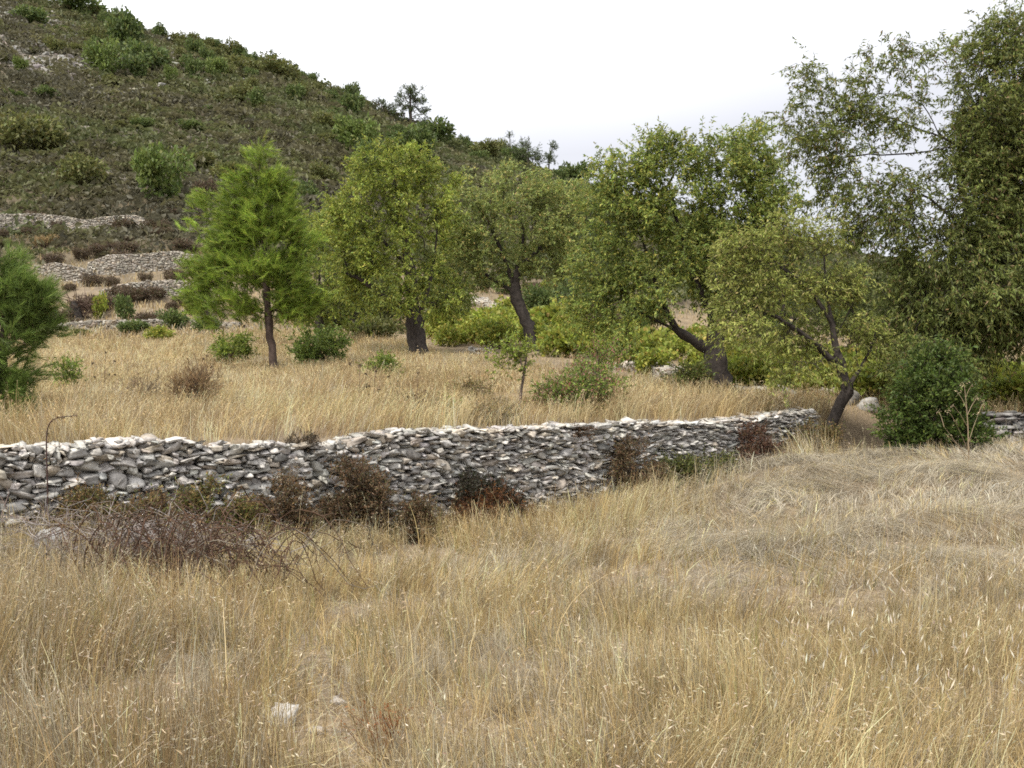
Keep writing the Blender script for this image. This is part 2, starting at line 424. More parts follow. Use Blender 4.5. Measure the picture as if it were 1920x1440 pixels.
# ------------------------------------------------------------------ dry-stone walling
def _cube_template(k=5):
    g = np.linspace(-1, 1, k); V, idx, Fq = [], {}, []
    def vid(p):
        key = tuple(np.round(p, 4))
        if key not in idx: idx[key] = len(V); V.append(p)
        return idx[key]
    for axis in range(3):
        for sgn in (-1, 1):
            for i in range(k - 1):
                for j in range(k - 1):
                    q = []
                    for (u, v) in ((i, j), (i + 1, j), (i + 1, j + 1), (i, j + 1)):
                        p = np.zeros(3); p[axis] = sgn; p[(axis + 1) % 3] = g[u]; p[(axis + 2) % 3] = g[v]; q.append(vid(p))
                    Fq.append(q if sgn > 0 else q[::-1])
    return np.array(V), np.array(Fq)
ST_V, ST_F = _cube_template()
def stones(C, half, rot, cols, planes=5, tilt=.16):
    """angular stones: C centres, half sizes (n,3), rot yaw (n,)"""
    n = len(C); V = np.repeat(ST_V[None], n, 0)
    # skewed block: every corner pulled its own way
    K = np.array([(i, j, k) for i in (-1, 1) for j in (-1, 1) for k in (-1, 1)], float)
    Wt = np.prod((1 + ST_V[:, None] * K[None]) * .5, axis=2); off = R.normal(size=(n, 8, 3)) * np.array([.26, .20, .24])
    V = V + np.einsum('vc,nck->nvk', Wt, off)
    for _ in range(planes):
        nn = nrm(R.normal(size=(n, 3)) * np.array([1, 1, 1.0])); d = .82 + .45 * R.random((n, 1))
        ex = np.maximum(0, np.einsum('nvk,nk->nv', V, nn) - d); V = V - ex[..., None] * nn[:, None]
    V = V + R.normal(size=V.shape) * .045
    V = V * half[:, None]
    tx, ty = tilt * R.normal(size=n), tilt * R.normal(size=n)
    z = V[..., 2] + tx[:, None] * V[..., 0] + ty[:, None] * V[..., 1]; x = V[..., 0] - tx[:, None] * V[..., 2]
    c, s = np.cos(rot)[:, None], np.sin(rot)[:, None]
    W = np.stack([x * c - V[..., 1] * s, x * s + V[..., 1] * c, z], -1) + C[:, None]
    nv = len(ST_V); Fq = (ST_F[None] + (np.arange(n) * nv)[:, None, None]).reshape(-1, 4)
    return W.reshape(-1, 3), Fq, np.repeat(cols, nv, 0)
STONE_C = [(.42, .395, .355), (.46, .44, .40), (.355, .34, .315), (.455, .40, .325), (.54, .515, .47), (.415, .365, .30)]
STONE_W = [4, 4, 3, 1.3, 1.3, 1.0]
def dry_wall(name, label, path, top, base, wmin=.045, wmax=.22, hmin=.022, hmax=.082, thick=.5, res=.02, slab=None, cap=1.0, group=None, core=True, capcol=None, cols=None, wts=None):
    """path (n,3) ground line of the outer face, going left to right as seen; top(s)/base(s) heights"""
    path = np.asarray(path, float); seg = np.linalg.norm(np.diff(path[:, :2], axis=0), axis=1); s = np.concatenate([[0], np.cumsum(seg)]); Ln = s[-1]
    def P(u): return np.stack([np.interp(u, s, path[:, 0]), np.interp(u, s, path[:, 1])], -1)
    n = int(Ln / res); hm = np.array([base(u) for u in (np.arange(n) + .5) * res]); hb = hm.copy(); tp = np.array([top(u) for u in (np.arange(n) + .5) * res])
    C, Hf, Rt = [], [], []
    dx = np.gradient(np.interp(np.arange(n) * res, s, path[:, 0])); dy = np.gradient(np.interp(np.arange(n) * res, s, path[:, 1])); yaw = np.arctan2(dy, dx)
    guard = 0
    while guard < 20000:
        guard += 1
        rem = tp - hm; i = int(np.argmin(hm - tp + 1e-3 * R.random(n)))
        if rem[i] < hmin * .6: break
        u = (i + .5) * res
        k_ = slab(u) if slab else 1.0
        wd = (wmin + (wmax - wmin) * R.random() ** 2.0); ht = min(hmin + (hmax - hmin) * R.random() ** 1.9, wd * .75) * k_
        if R.random() < .07 and rem[i] > 2.5 * hmax: wd, ht = wd * .8 + .25 * wmax, ht * 2.0
        ht = min(ht, rem[i] + hmin * .5, .8 * hmax if rem[i] < hmax * 1.6 else 9)
        # level run around i
        h0 = hm[i]; l = i; r_ = i; lim = int(wd / res)
        while r_ - l < lim:
            gl = hm[l - 1] - h0 if l > 0 else 9; gr = hm[r_ + 1] - h0 if r_ < n - 1 else 9
            if min(gl, gr) > ht * .45: break
            if gl < gr: l -= 1
            else: r_ += 1
        wd_ = (r_ - l + 1) * res
        if wd_ < wmin * .5: ht = min(ht, hmin * 1.1)
        z0 = min(h0 + .004, hm[l:r_ + 1].mean() + .01); uc = (l + r_ + 1) * .5 * res; p = P(uc)
        nx, ny = -math.sin(yaw[i]), math.cos(yaw[i])
        dp = .13 + .06 * R.random(); j = R.normal() * .018 + (z0 - hb[i]) * .05
        C.append((p[0] + nx * (dp + j), p[1] + ny * (dp + j), z0 + ht * .5)); Hf.append((wd_ * .50, dp, ht * .54)); Rt.append(yaw[i] + .1 * R.normal())
        hm[l:r_ + 1] = z0 + ht
    # rubble along the top
    m = int(Ln * 24 * cap * .2 / max(wmin, .06) * .35)
    if m:
        u = R.random(m) * Ln; p = P(u); ii = np.clip((u / res).astype(int), 0, n - 1); back = R.random(m) * thick
        sz = wmin * .5 + (wmax * .30 - wmin * .5) * R.random(m) ** 1.6
        for q in range(m):
            nx, ny = -math.sin(yaw[ii[q]]), math.cos(yaw[ii[q]])
            C.append((p[q, 0] + nx * (.06 + back[q]), p[q, 1] + ny * (.06 + back[q]), tp[ii[q]] - .015 + .05 * R.random() * min(1, wmax * 3))); Hf.append((sz[q] * .9, sz[q] * .7, sz[q] * (.22 + .25 * R.random()))); Rt.append(R.random() * 6.3)
    # small stones wedged behind the joints
    fm = int(Ln * float(np.mean(tp - hb)) * 260 * min(1., (.05 / wmin) ** 2)); u = R.random(fm) * Ln; p = P(u); ii = np.clip((u / res).astype(int), 0, n - 1); v = R.random(fm)
    nx, ny = -np.sin(yaw[ii]), np.cos(yaw[ii]); dd_ = .10 + .08 * R.random(fm); z_ = hb[ii] + (tp[ii] - hb[ii] - .05) * v
    fs = wmin * (.6 + .7 * R.random(fm)); fill = stones(np.stack([p[:, 0] + nx * (dd_ + .05 * (z_ - hb[ii])), p[:, 1] + ny * (dd_ + .05 * (z_ - hb[ii])), z_], -1), np.stack([fs, fs * .9, fs * .6], -1), R.random(fm) * 6.3, pick(cols or STONE_C, wts or STONE_W, fm, .12, .012) * .85) if fm else None
    C, Hf, Rt = np.array(C), np.array(Hf), np.array(Rt); nn = len(C)
    cl = pick(cols or STONE_C, wts or STONE_W, nn, .13, .012)
    if m: cl[-m:] = np.clip(cl[-m:] * .94, 0, .5)
    part = stones(C, Hf, Rt, cl)
    p0 = P(Ln * .5); root = thing(name, (p0[0], p0[1], float(base(Ln * .5))), label, 'stone wall', group)
    mesh('stonework', [part] + ([fill] if fill else []), M_STONE, root)
    if core:
        uu = np.linspace(0, Ln, 60); q = P(uu); ii = np.clip((uu / res).astype(int), 0, n - 1)
        nx, ny = -np.sin(yaw[ii]), np.cos(yaw[ii])
        f0 = np.stack([q[:, 0] + nx * .27, q[:, 1] + ny * .27], -1); b0 = np.stack([q[:, 0] + nx * (thick + .05), q[:, 1] + ny * (thick + .05)], -1)
        zb = np.array([base(v) for v in uu]) - .3; zt = np.array([top(v) for v in uu]) - .05
        V = np.concatenate([np.c_[f0, zb], np.c_[f0, zt], np.c_[b0, zt], np.c_[b0, zb]]); m_ = len(uu); k = np.arange(m_ - 1)
        Fq = np.concatenate([np.stack([k + a_ * m_, k + 1 + a_ * m_, k + 1 + b_ * m_, k + b_ * m_], -1) for a_, b_ in ((0, 1), (1, 2), (2, 3))])
        mesh('rubble_core', [(V, Fq, (.30, .275, .235))], M_SOIL, root)
    return root

def main_wall():
    a = np.linspace(ax(-330), ax(1538), 90); Yd = dw(a); x = a * Yd
    path = np.c_[x, Yd, np.zeros(90)]
    s = np.concatenate([[0], np.cumsum(np.linalg.norm(np.diff(path[:, :2], axis=0), axis=1))])
    tpx = [-330, 0, 90, 200, 330, 380, 560, 640, 740, 800, 900, 1050, 1140, 1250, 1400, 1480, 1538]
    tpy = [850, 842, 836, 823, 826, 831, 829, 826, 808, 806, 803, 799, 793, 789, 785, 771, 764]
    zt = np.array([at(960 + F * aa, np.interp(960 + F * aa, tpx, tpy), yy)[2] for aa, yy in zip(a, Yd)])
    zb = H(a * (Yd - .05), Yd - .05) - .12
    tn = lambda u: float(np.interp(u, s, zt) - .035 + .05 * (vn(np.array(u * 3.1), np.array(1.0), 5) - .5))
    dry_wall('dry_stone_wall', 'long grey dry stone wall stacked across the grass, holding up the upper field', path, tn,
             lambda u: float(np.interp(u, s, zb)), slab=lambda u: float(np.interp(u / s[-1], [0, .38, .62, 1], [1.12, 1.0, .72, .55])), thick=.42, cap=2.0)
main_wall()

#__MORE__
# ------------------------------------------------------------------ dry grass (nobody could count it)
def ribbons(B, h, lean, wd, col, seg=3, tipw=.3, curve=1.7):
    n = len(B); t = np.linspace(0, 1, seg + 1)[None, :, None]
    la = np.linalg.norm(lean, axis=1)[:, None, None]
    up = np.array([0, 0, 1.0])[None, None] * (h[:, None, None] * t * np.maximum(.06, 1 - .42 * la * t))
    out_ = np.concatenate([lean, np.zeros((n, 1))], 1)[:, None] * (h[:, None, None] * t ** curve)
    P = B[:, None] + up + out_
    th = R.random(n) * math.pi; s = np.stack([np.cos(th), np.sin(th) * .6, np.zeros(n)], -1)[:, None] * (wd[:, None, None] * .5 * (1 - (1 - tipw) * t))
    V = np.stack([P - s, P + s], 2).reshape(n, -1, 3); k = 2 * (seg + 1)
    f = np.array([[2 * i, 2 * i + 1, 2 * i + 3, 2 * i + 2] for i in range(seg)])
    Fq = (f[None] + (np.arange(n) * k)[:, None, None]).reshape(-1, 4)
    return (V.reshape(-1, 3), Fq, np.repeat(col * GS, k, 0)), P
def spikelets(P, D, ln, wd, col):
    V, Fq, c = leaves(P, D, ln, wd, col * GS, fold=.3); return V, Fq, c
def scatter(n, a0, a1, y0, y1, p):
    """n points with density falling as Y**-p over the wedge"""
    q = 2 - p; u = R.random(n); Y = (y0 ** q + u * (y1 ** q - y0 ** q)) ** (1 / q); a = a0 + (a1 - a0) * R.random(n)
    return a, Y
GOLD = np.array([.555, .41, .19]); PALE = np.array([.67, .545, .30]); GREY = np.array([.47, .41, .295]); BROWN = np.array([.33, .23, .115]); OLIVE = np.array([.28, .26, .10])
def grass_cols(x, y, extra=None):
    n = len(x)
    w1 = fbm(x * .5, y * .5, 101, 3); w2 = fbm(x * .7 + 9, y * .7, 111, 3); w3 = fbm(x * .45, y * .45 + 5, 121, 3)
    W = np.stack([.62 + 0 * w1, .28 + 1.6 * (w1 - .4), .18 + 4.6 * np.maximum(0, w2 - .46), .16 + 5.0 * np.maximum(0, w3 - .5), .05 + 1.6 * np.maximum(0, .40 - w1)], -1)
    if extra is not None: W = W + extra
    W = np.maximum(W, .02); W /= W.sum(1, keepdims=True)
    i = (np.cumsum(W, 1) < R.random((n, 1))).sum(1)
    c = np.array([GOLD, PALE, GREY, BROWN, OLIVE])[np.clip(i, 0, 4)]
    return np.clip(c * (1 + .16 * R.normal(size=(n, 1))), .02, .8)
def matted(a, Y, x, y):
    return sm(.13, .25, a + .10 * (fbm(x * .8, y * .8, 5, 2) - .5)) * sm(6.8, 9.0, Y + 1.5 * (fbm(x, y, 6, 2) - .5)) * sm(15.0, 13.6, Y)

def foreground_grass():
    # tufts: a dozen stems share a root, a lean and a tint
    nt_ = 34000; per = 11
    a, Y = scatter(nt_, -.66, .66, 2.2, 16.0, 1.05)
    k = Y < dw(a) + stepw(a) * .8 - .02; k &= ~((a < .31) & (Y > dw(a) - .03)); a, Y = a[k], Y[k]; x = a * Y
    bare = sm(.52, .66, fbm(x * 1.1, Y * 1.1, 131, 3)); path = np.exp(-((a - ax(625) + .03 * np.sin(Y * 1.3)) / .022) ** 2) * sm(7.5, 5.5, Y); bare = np.maximum(np.maximum(bare, 1.15 * path), 1.2 * np.exp(-((a - ax(560)) / .04) ** 2 - ((Y - 4.5) / .45) ** 2)); keep = R.random(len(x)) > .85 * bare
    a, Y, x = a[keep], Y[keep], x[keep]; nt2 = len(x)
    m = matted(a, Y, x, Y); t = Y / dw(a)
    fringe = sm(.80, .93, t) * sm(.34, .28, a)
    hgt = .03 + .44 * fbm(x * .75, Y * .75, 141, 3) * (1 - .6 * np.exp(-((a - ax(625)) / .035) ** 2) * sm(8.5, 6, Y)) + .10 * sm(-.25, -.42, a) * sm(5.8, 4.5, Y) + .08 * fringe + .20 * sm(.0, .12, a) * sm(.68, .84, t) * sm(1.02, .9, t) * (1 - m)
    hgt = (hgt + .12 * sm(-.25, -.5, a) * sm(.45, .65, t)) * (.65 + .6 * R.random(nt2))
    ang0 = 6.28 * fbm(x * .35, Y * .35, 151, 2) * 2 + R.normal(size=nt2) * 1.0
    am0 = np.abs(R.normal(size=nt2)) * (.10 + .30 * fbm(x * .8, Y * .8, 161, 2))
    ex = np.zeros((nt2, 5)); ex[:, 2] = 1.5 * m + .55 * sm(-.15, -.5, a) * sm(.75, .45, t); ex[:, 3] = .35 * sm(-.1, -.5, a) * sm(.75, .4, t); ex[:, 1] = .55 * sm(.0, .12, a) * sm(.65, .85, t) * (1 - m); ex[:, 4] = .35 * np.exp(-((a - .2) / .05) ** 2 - ((Y - 8) / .8) ** 2)
    tc_ = grass_cols(x, Y, ex) * (1 + .14 * R.normal(size=(nt2, 1))) * (.72 + .56 * fbm(x * .9, Y * .6, 181, 3))[:, None]
    sp = .014 + .045 * R.random(nt2) ** 2
    rp = lambda v: np.repeat(v, per, 0)
    n = nt2 * per; a2, m, t, hg, Yt = rp(a), rp(m), rp(t), rp(hgt), rp(Y)
    x2 = rp(x) + R.normal(size=n) * rp(sp); Y2 = Yt + R.normal(size=n) * rp(sp); a2 = x2 / Y2
    h = hg * (.5 + .7 * R.random(n)); ang = rp(ang0) + R.normal(size=n) * .7; am = rp(am0) + np.abs(R.normal(size=n)) * .17
    flat = R.random(n) < .20; am = np.where(flat, .8 + .8 * R.random(n), am); ang = np.where(flat, R.random(n) * 6.28, ang)
    # beaten-down swathes: long stems lying in swirls
    sw = 6.28 * 1.6 * fbm(x2 * .30, Y2 * .45, 171, 2) + R.normal(size=n) * .55
    lie = R.random(n) < m * (.55 + .5 * sm(.35, .6, fbm(x2 * 1.1, Y2 * 1.6, 177, 3))); am = np.where(lie, 1.5 + .9 * R.random(n), am); ang = np.where(lie, sw, ang); h = np.where(lie, .14 + .22 * R.random(n), h)
    ok = ~((a2 < .31) & (Y2 > dw(a2) - .02)); x2, Y2, a2, m, t, h, ang, am, lie, flat = (v[ok] for v in (x2, Y2, a2, m, t, h, ang, am, lie, flat)); c = rp(tc_)[ok]; n = len(x2)
    c = np.clip(c * (1 + .15 * R.normal(size=(n, 1))), .02, .8)
    c = np.where(lie[:, None] & (R.random((n, 1)) < .6), np.array([.50, .445, .345]) * (1 + .2 * R.normal(size=(n, 1))), c)
    lx = np.cos(ang) * am + .08 * (1 - m); ly = np.sin(ang) * am
    B = np.stack([x2, Y2, H(x2, Y2) - .01 + np.where(lie, .05 * R.random(n), 0)], -1)
    wd = (.0024 + .0022 * R.random(n)) * np.maximum(1, (Y2 / 6.0) ** .7); bold = R.random(n) < .10; wd = np.where(bold, wd * 1.7, wd); c = np.where(bold[:, None], c * 1.25, c)
    g1, P = ribbons(B, h, np.stack([lx, ly], -1), wd, np.clip(c, .02, .8), 3)
    s = np.nonzero((R.random(n) < .09 * (1 - .75 * m)) & (h > .24) & ~flat)[0]; rep_ = 4; ss = np.repeat(s, rep_)
    u = R.random(len(ss)) ** .6; q = P[ss, 2] * (1 - u[:, None]) + P[ss, 3] * u[:, None]
    D = (P[ss, 3] - P[ss, 2]) * 3 + np.stack([R.normal(size=len(ss)) * .35, R.normal(size=len(ss)) * .35, -.25 + .3 * R.normal(size=len(ss))], -1)
    sc_ = pick([(.66, .55, .37), (.58, .46, .28), (.74, .66, .50), (.46, .36, .22)], [3, 3, 1.5, 1.5], len(ss))
    g2 = spikelets(q + R.normal(size=q.shape) * .008, D, (.018 + .014 * R.random(len(ss))) * np.maximum(1, (Y2[ss] / 7) ** .5), .0055 * np.maximum(1, (Y2[ss] / 7) ** .6), sc_)
    o = mesh('dry_grass', [g1, g2], M_GRASS)
    tag(o, 'tall straw coloured grass and wild oats in front of the stone wall', 'dry grass', kind='stuff')
    # broken straw littering the thin places
    n = 60000; a, Y = scatter(n, -.62, .62, 2.4, 10.5, .9); x = a * Y; k = Y < dw(a) - .1; a, Y, x = a[k], Y[k], x[k]; n = len(x)
    an = R.random(n) * 6.28; am = 1.6 + R.random(n); g0, _ = ribbons(np.stack([x, Y, H(x, Y) + .002 + .015 * R.random(n)], -1), .025 + .05 * R.random(n), np.stack([np.cos(an) * am, np.sin(an) * am], -1), .0025 + .002 * R.random(n), pick([GREY, PALE, BROWN, (.5, .46, .40)], [3, 2, 1, 2], n, .2), 2, .6)
    o = mesh('straw_litter', [g0], M_GRASS); tag(o, 'short broken straw lying on the bare ground between the grass', 'straw litter', kind='stuff')
    # long single stalks and fallen stems
    n = 420; a, Y = scatter(n, -.62, .62, 2.6, 12.5, 1.2); k = Y < dw(a) - .1; a, Y = a[k], Y[k]; x = a * Y; n = len(x)
    h = .36 + .36 * R.random(n); am = .1 + 1.1 * R.random(n) ** 1.3; ang = R.random(n) * 6.28; B = np.stack([x, Y, H(x, Y)], -1)
    c = pick([PALE, (.66, .57, .40), GOLD, (.5, .42, .31)], [3, 2, 2, 1.5], n)
    g3, P = ribbons(B, h, np.stack([np.cos(ang) * am, np.sin(ang) * am], -1), .0026 + .0022 * R.random(n), c, 6, .45, 1.5 + 1.2 * R.random((n, 1, 1)))
    s = np.repeat(np.arange(n), 5); u = R.random(len(s)); q = P[s, 5] * (1 - u[:, None]) + P[s, 6] * u[:, None]
    D = (P[s, 6] - P[s, 5]) * 5 + R.normal(size=q.shape) * .3 - np.array([0, 0, .3])
    g4 = spikelets(q, D, .022 + .012 * R.random(len(s)), .006, pick([(.68, .58, .41), (.6, .49, .31)], [1, 1], len(s)))
    o = mesh('oat_stalks', [g3, g4], M_GRASS); tag(o, 'pale long grass stalks standing above and lying across the near grass', 'grass stalks', kind='stuff')
    # white hairy seed heads towards the lower right
    n = 330; px = 1420 + 560 * R.random(n) ** .8; py = 1000 + 380 * R.random(n); px = px - (py < 1080) * 120 * R.random(n)
    a = ax(px); Y = 1.5 * F / (py - YH); x = a * Y; k = Y < 10.5; x, Y = x[k], Y[k]; n = len(x); B = np.stack([x, Y, H(x, Y)], -1)
    h = .26 + .16 * R.random(n); ln = np.stack([.10 + .2 * R.random(n) - .15, .1 * R.normal(size=n)], -1)
    g5, P = ribbons(B, h, ln, np.full(n, .0025), pick([PALE], [1], n), 3, .6)
    D = (P[:, 3] - P[:, 2]) + R.normal(size=(n, 3)) * .03
    g6 = spikelets(P[:, 3] - D * .2, D, .035 + .025 * R.random(n), .008, pick([(.78, .72, .58), (.72, .64, .48)], [2, 1], n))
    o = mesh('seed_heads', [g5, g6], M_GRASS); tag(o, 'whitish feathery grass seed heads scattered over the matted grass', 'seed heads', kind='stuff')
foreground_grass()

def terrace_grass():
    nt_ = 62000; per = 8
    a, Y = scatter(nt_, -.68, .62, 9.0, 52.0, 1.5)
    d0 = dw(a); k = Y > d0 + np.where(a < .31, .46, stepw(a) * .75); a, Y = a[k], Y[k]; x = a * Y
    # the dry field ends against the vines on the right
    lim = np.interp(a, ax(np.array([-300, 650, 800, 900, 1050, 1200, 1300, 1700, 2200.])), [52, 44, 33, 29, 26, 23.5, 20.5, 19.5, 17.5]) + 2.0 * (fbm(x * .4, Y * .4, 201, 2) - .5)
    k = (Y < lim) | (R.random(len(Y)) < .10); k &= R.random(len(Y)) > .6 * sm(.56, .68, fbm(x * .7, Y * .5, 203, 3)); a, Y, x = a[k], Y[k], x[k]; nt2 = len(x)
    f = fbm(x * .55, Y * .4, 211, 3)
    hg = (.04 + .12 * sm(3., .3, Y - dw(a)) + .50 * f) * (.6 + .65 * R.random(nt2)); an0 = 6.28 * fbm(x * .2, Y * .2, 221, 2) * 2 + R.normal(size=nt2); am0 = np.abs(R.normal(size=nt2)) * .32
    ex = np.zeros((nt2, 5)); ex[:, 0] = .35; ex[:, 1] = 1.0; ex[:, 3] = 2.2 * sm(.50, .66, fbm(x * .35 + 4, Y * .6, 231, 3))
    tc_ = grass_cols(x, Y, ex) * 1.08 * (1 + .12 * R.normal(size=(nt2, 1))) * (.75 + .5 * fbm(x * .8, Y * .5, 187, 3))[:, None]
    sp = (.03 + .07 * R.random(nt2)) * np.maximum(1, Y / 14); rp = lambda v: np.repeat(v, per, 0); n = nt2 * per
    x = rp(x) + R.normal(size=n) * rp(sp); Y = np.maximum(rp(Y) + R.normal(size=n) * rp(sp), dw(x / np.maximum(rp(Y), 1)) + .42); h = rp(hg) * (.5 + .7 * R.random(n)); ang = rp(an0) + .7 * R.normal(size=n); am = rp(am0) + np.abs(R.normal(size=n)) * .25
    c = np.clip(rp(tc_) * (1 + .15 * R.normal(size=(n, 1))), .02, .8)
    B = np.stack([x, Y, H(x, Y) - .01], -1); wd = (.0032 + .0018 * R.random(n)) * np.maximum(1, (Y / 10.0) ** 1.0)
    g1, P = ribbons(B, h, np.stack([np.cos(ang) * am + .08, np.sin(ang) * am], -1), wd, c, 2, .5)
    s = np.nonzero(R.random(n) < .25)[0]; D = np.stack([R.normal(size=len(s)), R.normal(size=len(s)), -.3 + R.normal(size=len(s))], -1)
    g2 = spikelets(P[s, 2], D, .035 * np.maximum(1, (Y[s] / 14) ** .6), .012 * np.maximum(1, Y[s] / 14), pick([(.64, .51, .30), (.56, .41, .20)], [1, 1], len(s)))
    o = mesh('dry_grass', [g1, g2], M_GRASS); tag(o, 'golden dry grass covering the upper field behind the wall', 'dry grass', kind='stuff')
    # sparse tufts on the lower slope, up to the scrub
    n = 60000; a, Y = scatter(n, -.64, .6, 44, 100, 1.2); x = a * Y
    k = fbm(x * .10, Y * .16, 241, 3) + .1 * R.normal(size=n) > .40 + .32 * sm(70, 100, Y) + .18 * sm(-.2, .0, a); a, Y, x = a[k], Y[k], x[k]; n = len(x)
    c = grass_cols(x * .3, Y * .3); c = c * .92
    B = np.stack([x, Y, H(x, Y) - .02], -1); am = R.normal(size=(n, 2)) * .35
    g, P = ribbons(B, .25 + .3 * R.random(n), am, .045 + .02 * R.random(n), c, 2, .4)
    o = mesh('dry_grass', [g], M_GRASS); tag(o, 'patchy dry grass between the brown shrubs on the lower slope', 'dry grass', kind='stuff')
terrace_grass()

# ------------------------------------------------------------------ trees
BARK = (.042, .034, .029)
AL_Y = [(0.261, 0.308, 0.048), (0.202, 0.259, 0.048), (0.32, 0.34, 0.066), (0.135, 0.183, 0.044), (0.405, 0.367, 0.099)]
AL_G = [(0.237, 0.286, 0.082), (0.181, 0.232, 0.065), (0.307, 0.328, 0.104), (0.361, 0.338, 0.092), (0.497, 0.359, 0.139)]
AL_D = [(0.204, 0.259, 0.056), (0.15, 0.203, 0.044), (0.287, 0.314, 0.069), (0.373, 0.343, 0.076), (0.112, 0.153, 0.044)]
def trees():
    broadleaf('almond_tree', 'yellowish green almond tree with a thick dark trunk and a limb arching out sideways', 30,
        [(787, 660), (778, 610), (772, 560), (768, 500), (757, 430), (742, 360), (735, 300)],
        [[(772, 590), (730, 560), (690, 530), (655, 512), (625, 508), (612, 525)], [(778, 600), (800, 560), (812, 500), (820, 450), (815, 380)],
         [(768, 500), (735, 470), (700, 430), (680, 390)], [(655, 512), (640, 470), (650, 430)]],
        [(740, 320, 80, 60), (690, 400, 62, 75), (780, 395, 62, 85), (750, 475, 90, 60), (745, 545, 52, 45, -.8), (820, 530, 50, 70, .3, .7), (670, 470, 55, 60), (620, 450, 40, 55, .5, .6), (790, 310, 35, 40), (700, 320, 45, 50), (640, 400, 40, 45, .3), (655, 520, 40, 35, .6, .6), (835, 400, 32, 70, .3), (700, 560, 45, 40, .8, .6), (845, 570, 35, 50, .6, .6)],
        380, 10, 12, .105, .042, AL_Y, [4, 3, 2.2, 1.5, .5], rtip=.007, rmax=.26, bark=BARK, droop=.3)
    broadleaf('almond_tree', 'grey green round-crowned almond tree on a thin trunk leaning left', 33,
        [(1003, 652), (992, 615), (978, 585), (966, 555), (964, 540), (975, 500), (982, 450), (975, 390)],
        [[(966, 548), (945, 535), (925, 525), (905, 512), (880, 480)], [(966, 545), (952, 500), (930, 450), (910, 400)], [(975, 500), (1010, 470), (1040, 430)]],
        [(955, 360, 85, 50), (890, 400, 55, 70), (1030, 400, 52, 68), (960, 440, 100, 65), (870, 475, 45, 50), (920, 500, 60, 35), (1010, 490, 60, 40), (1050, 450, 42, 60), (850, 420, 40, 75, .4, .7), (1070, 390, 35, 50, .4), (840, 540, 38, 40, .5, .6), (1075, 510, 40, 40, .6, .7)],
        400, 10, 12, .10, .040, AL_G, [4, 3, 2.5, 1.2, .4], rtip=.006, rmax=.20, bark=BARK, droop=.3)
    broadleaf('almond_tree', 'large green almond tree with a dark forked trunk standing right of centre behind the wall', 21,
        [(1346, 728), (1344, 700), (1339, 668), (1344, 610), (1353, 560), (1360, 500), (1355, 430), (1350, 360)],
        [[(1339, 668), (1316, 643), (1285, 632), (1262, 615), (1248, 575), (1225, 520), (1205, 450)], [(1285, 632), (1240, 600), (1200, 590), (1165, 560)],
         [(1340, 620), (1320, 560), (1290, 500), (1270, 420), (1255, 350)], [(1352, 560), (1385, 510), (1410, 450), (1425, 370)], [(1248, 575), (1240, 500), (1262, 488), (1290, 470)]],
        [(1250, 300, 62, 58), (1170, 320, 62, 45), (1350, 320, 72, 70), (1410, 290, 45, 60, .3), (1440, 380, 50, 70), (1160, 400, 62, 62), (1260, 400, 90, 70), (1370, 420, 80, 80), (1140, 510, 62, 70), (1220, 530, 80, 66, -.4), (1330, 540, 60, 48, .5), (1120, 575, 55, 48), (1180, 625, 55, 32, -.6, .6), (1420, 600, 40, 40, .8, .7), (1395, 500, 60, 70, .6), (1300, 470, 80, 60)],
        600, 10, 15, .085, .031, AL_D, [4, 3, 2.6, 1.4, 1], rtip=.0045, rmax=.23, bark=BARK, droop=.35)
    broadleaf('almond_tree', 'small sparse yellow green tree growing out of the end of the stone wall', 15.95,
        [(1540, 806), (1556, 790), (1572, 765), (1584, 738), (1592, 716), (1612, 696), (1628, 668), (1638, 640), (1643, 612)],
        [[(1586, 730), (1574, 705), (1570, 670), (1563, 610), (1552, 550), (1545, 480)], [(1572, 690), (1535, 645), (1490, 610), (1440, 590), (1395, 560)], [(1563, 610), (1520, 545), (1470, 500), (1430, 470)], [(1565, 630), (1590, 580), (1612, 545)], [(1612, 696), (1600, 660), (1605, 630)]],
        [(1440, 470, 60, 40), (1520, 455, 60, 36), (1395, 530, 56, 46), (1470, 550, 60, 40), (1550, 545, 56, 44, .2), (1605, 620, 44, 36), (1415, 620, 66, 32, -.3), (1505, 630, 56, 36, .3), (1375, 475, 34, 36), (1560, 680, 42, 28, -.2, .6), (1365, 590, 30, 40), (1590, 540, 30, 34, 0, .7), (1640, 640, 26, 30, 0, .5), (1470, 690, 46, 22, -.3, .7), (1340, 520, 18, 24, 0, .5), (1480, 420, 24, 18, 0, .6)],
        370, 7, 9, .074, .022, [(.27, .30, .07), (.215, .25, .055), (.32, .33, .09), (.36, .30, .12)], [4, 3, 2.5, 1], rtip=.004, rmax=.085, bark=BARK, droop=.5, sprig=.26)
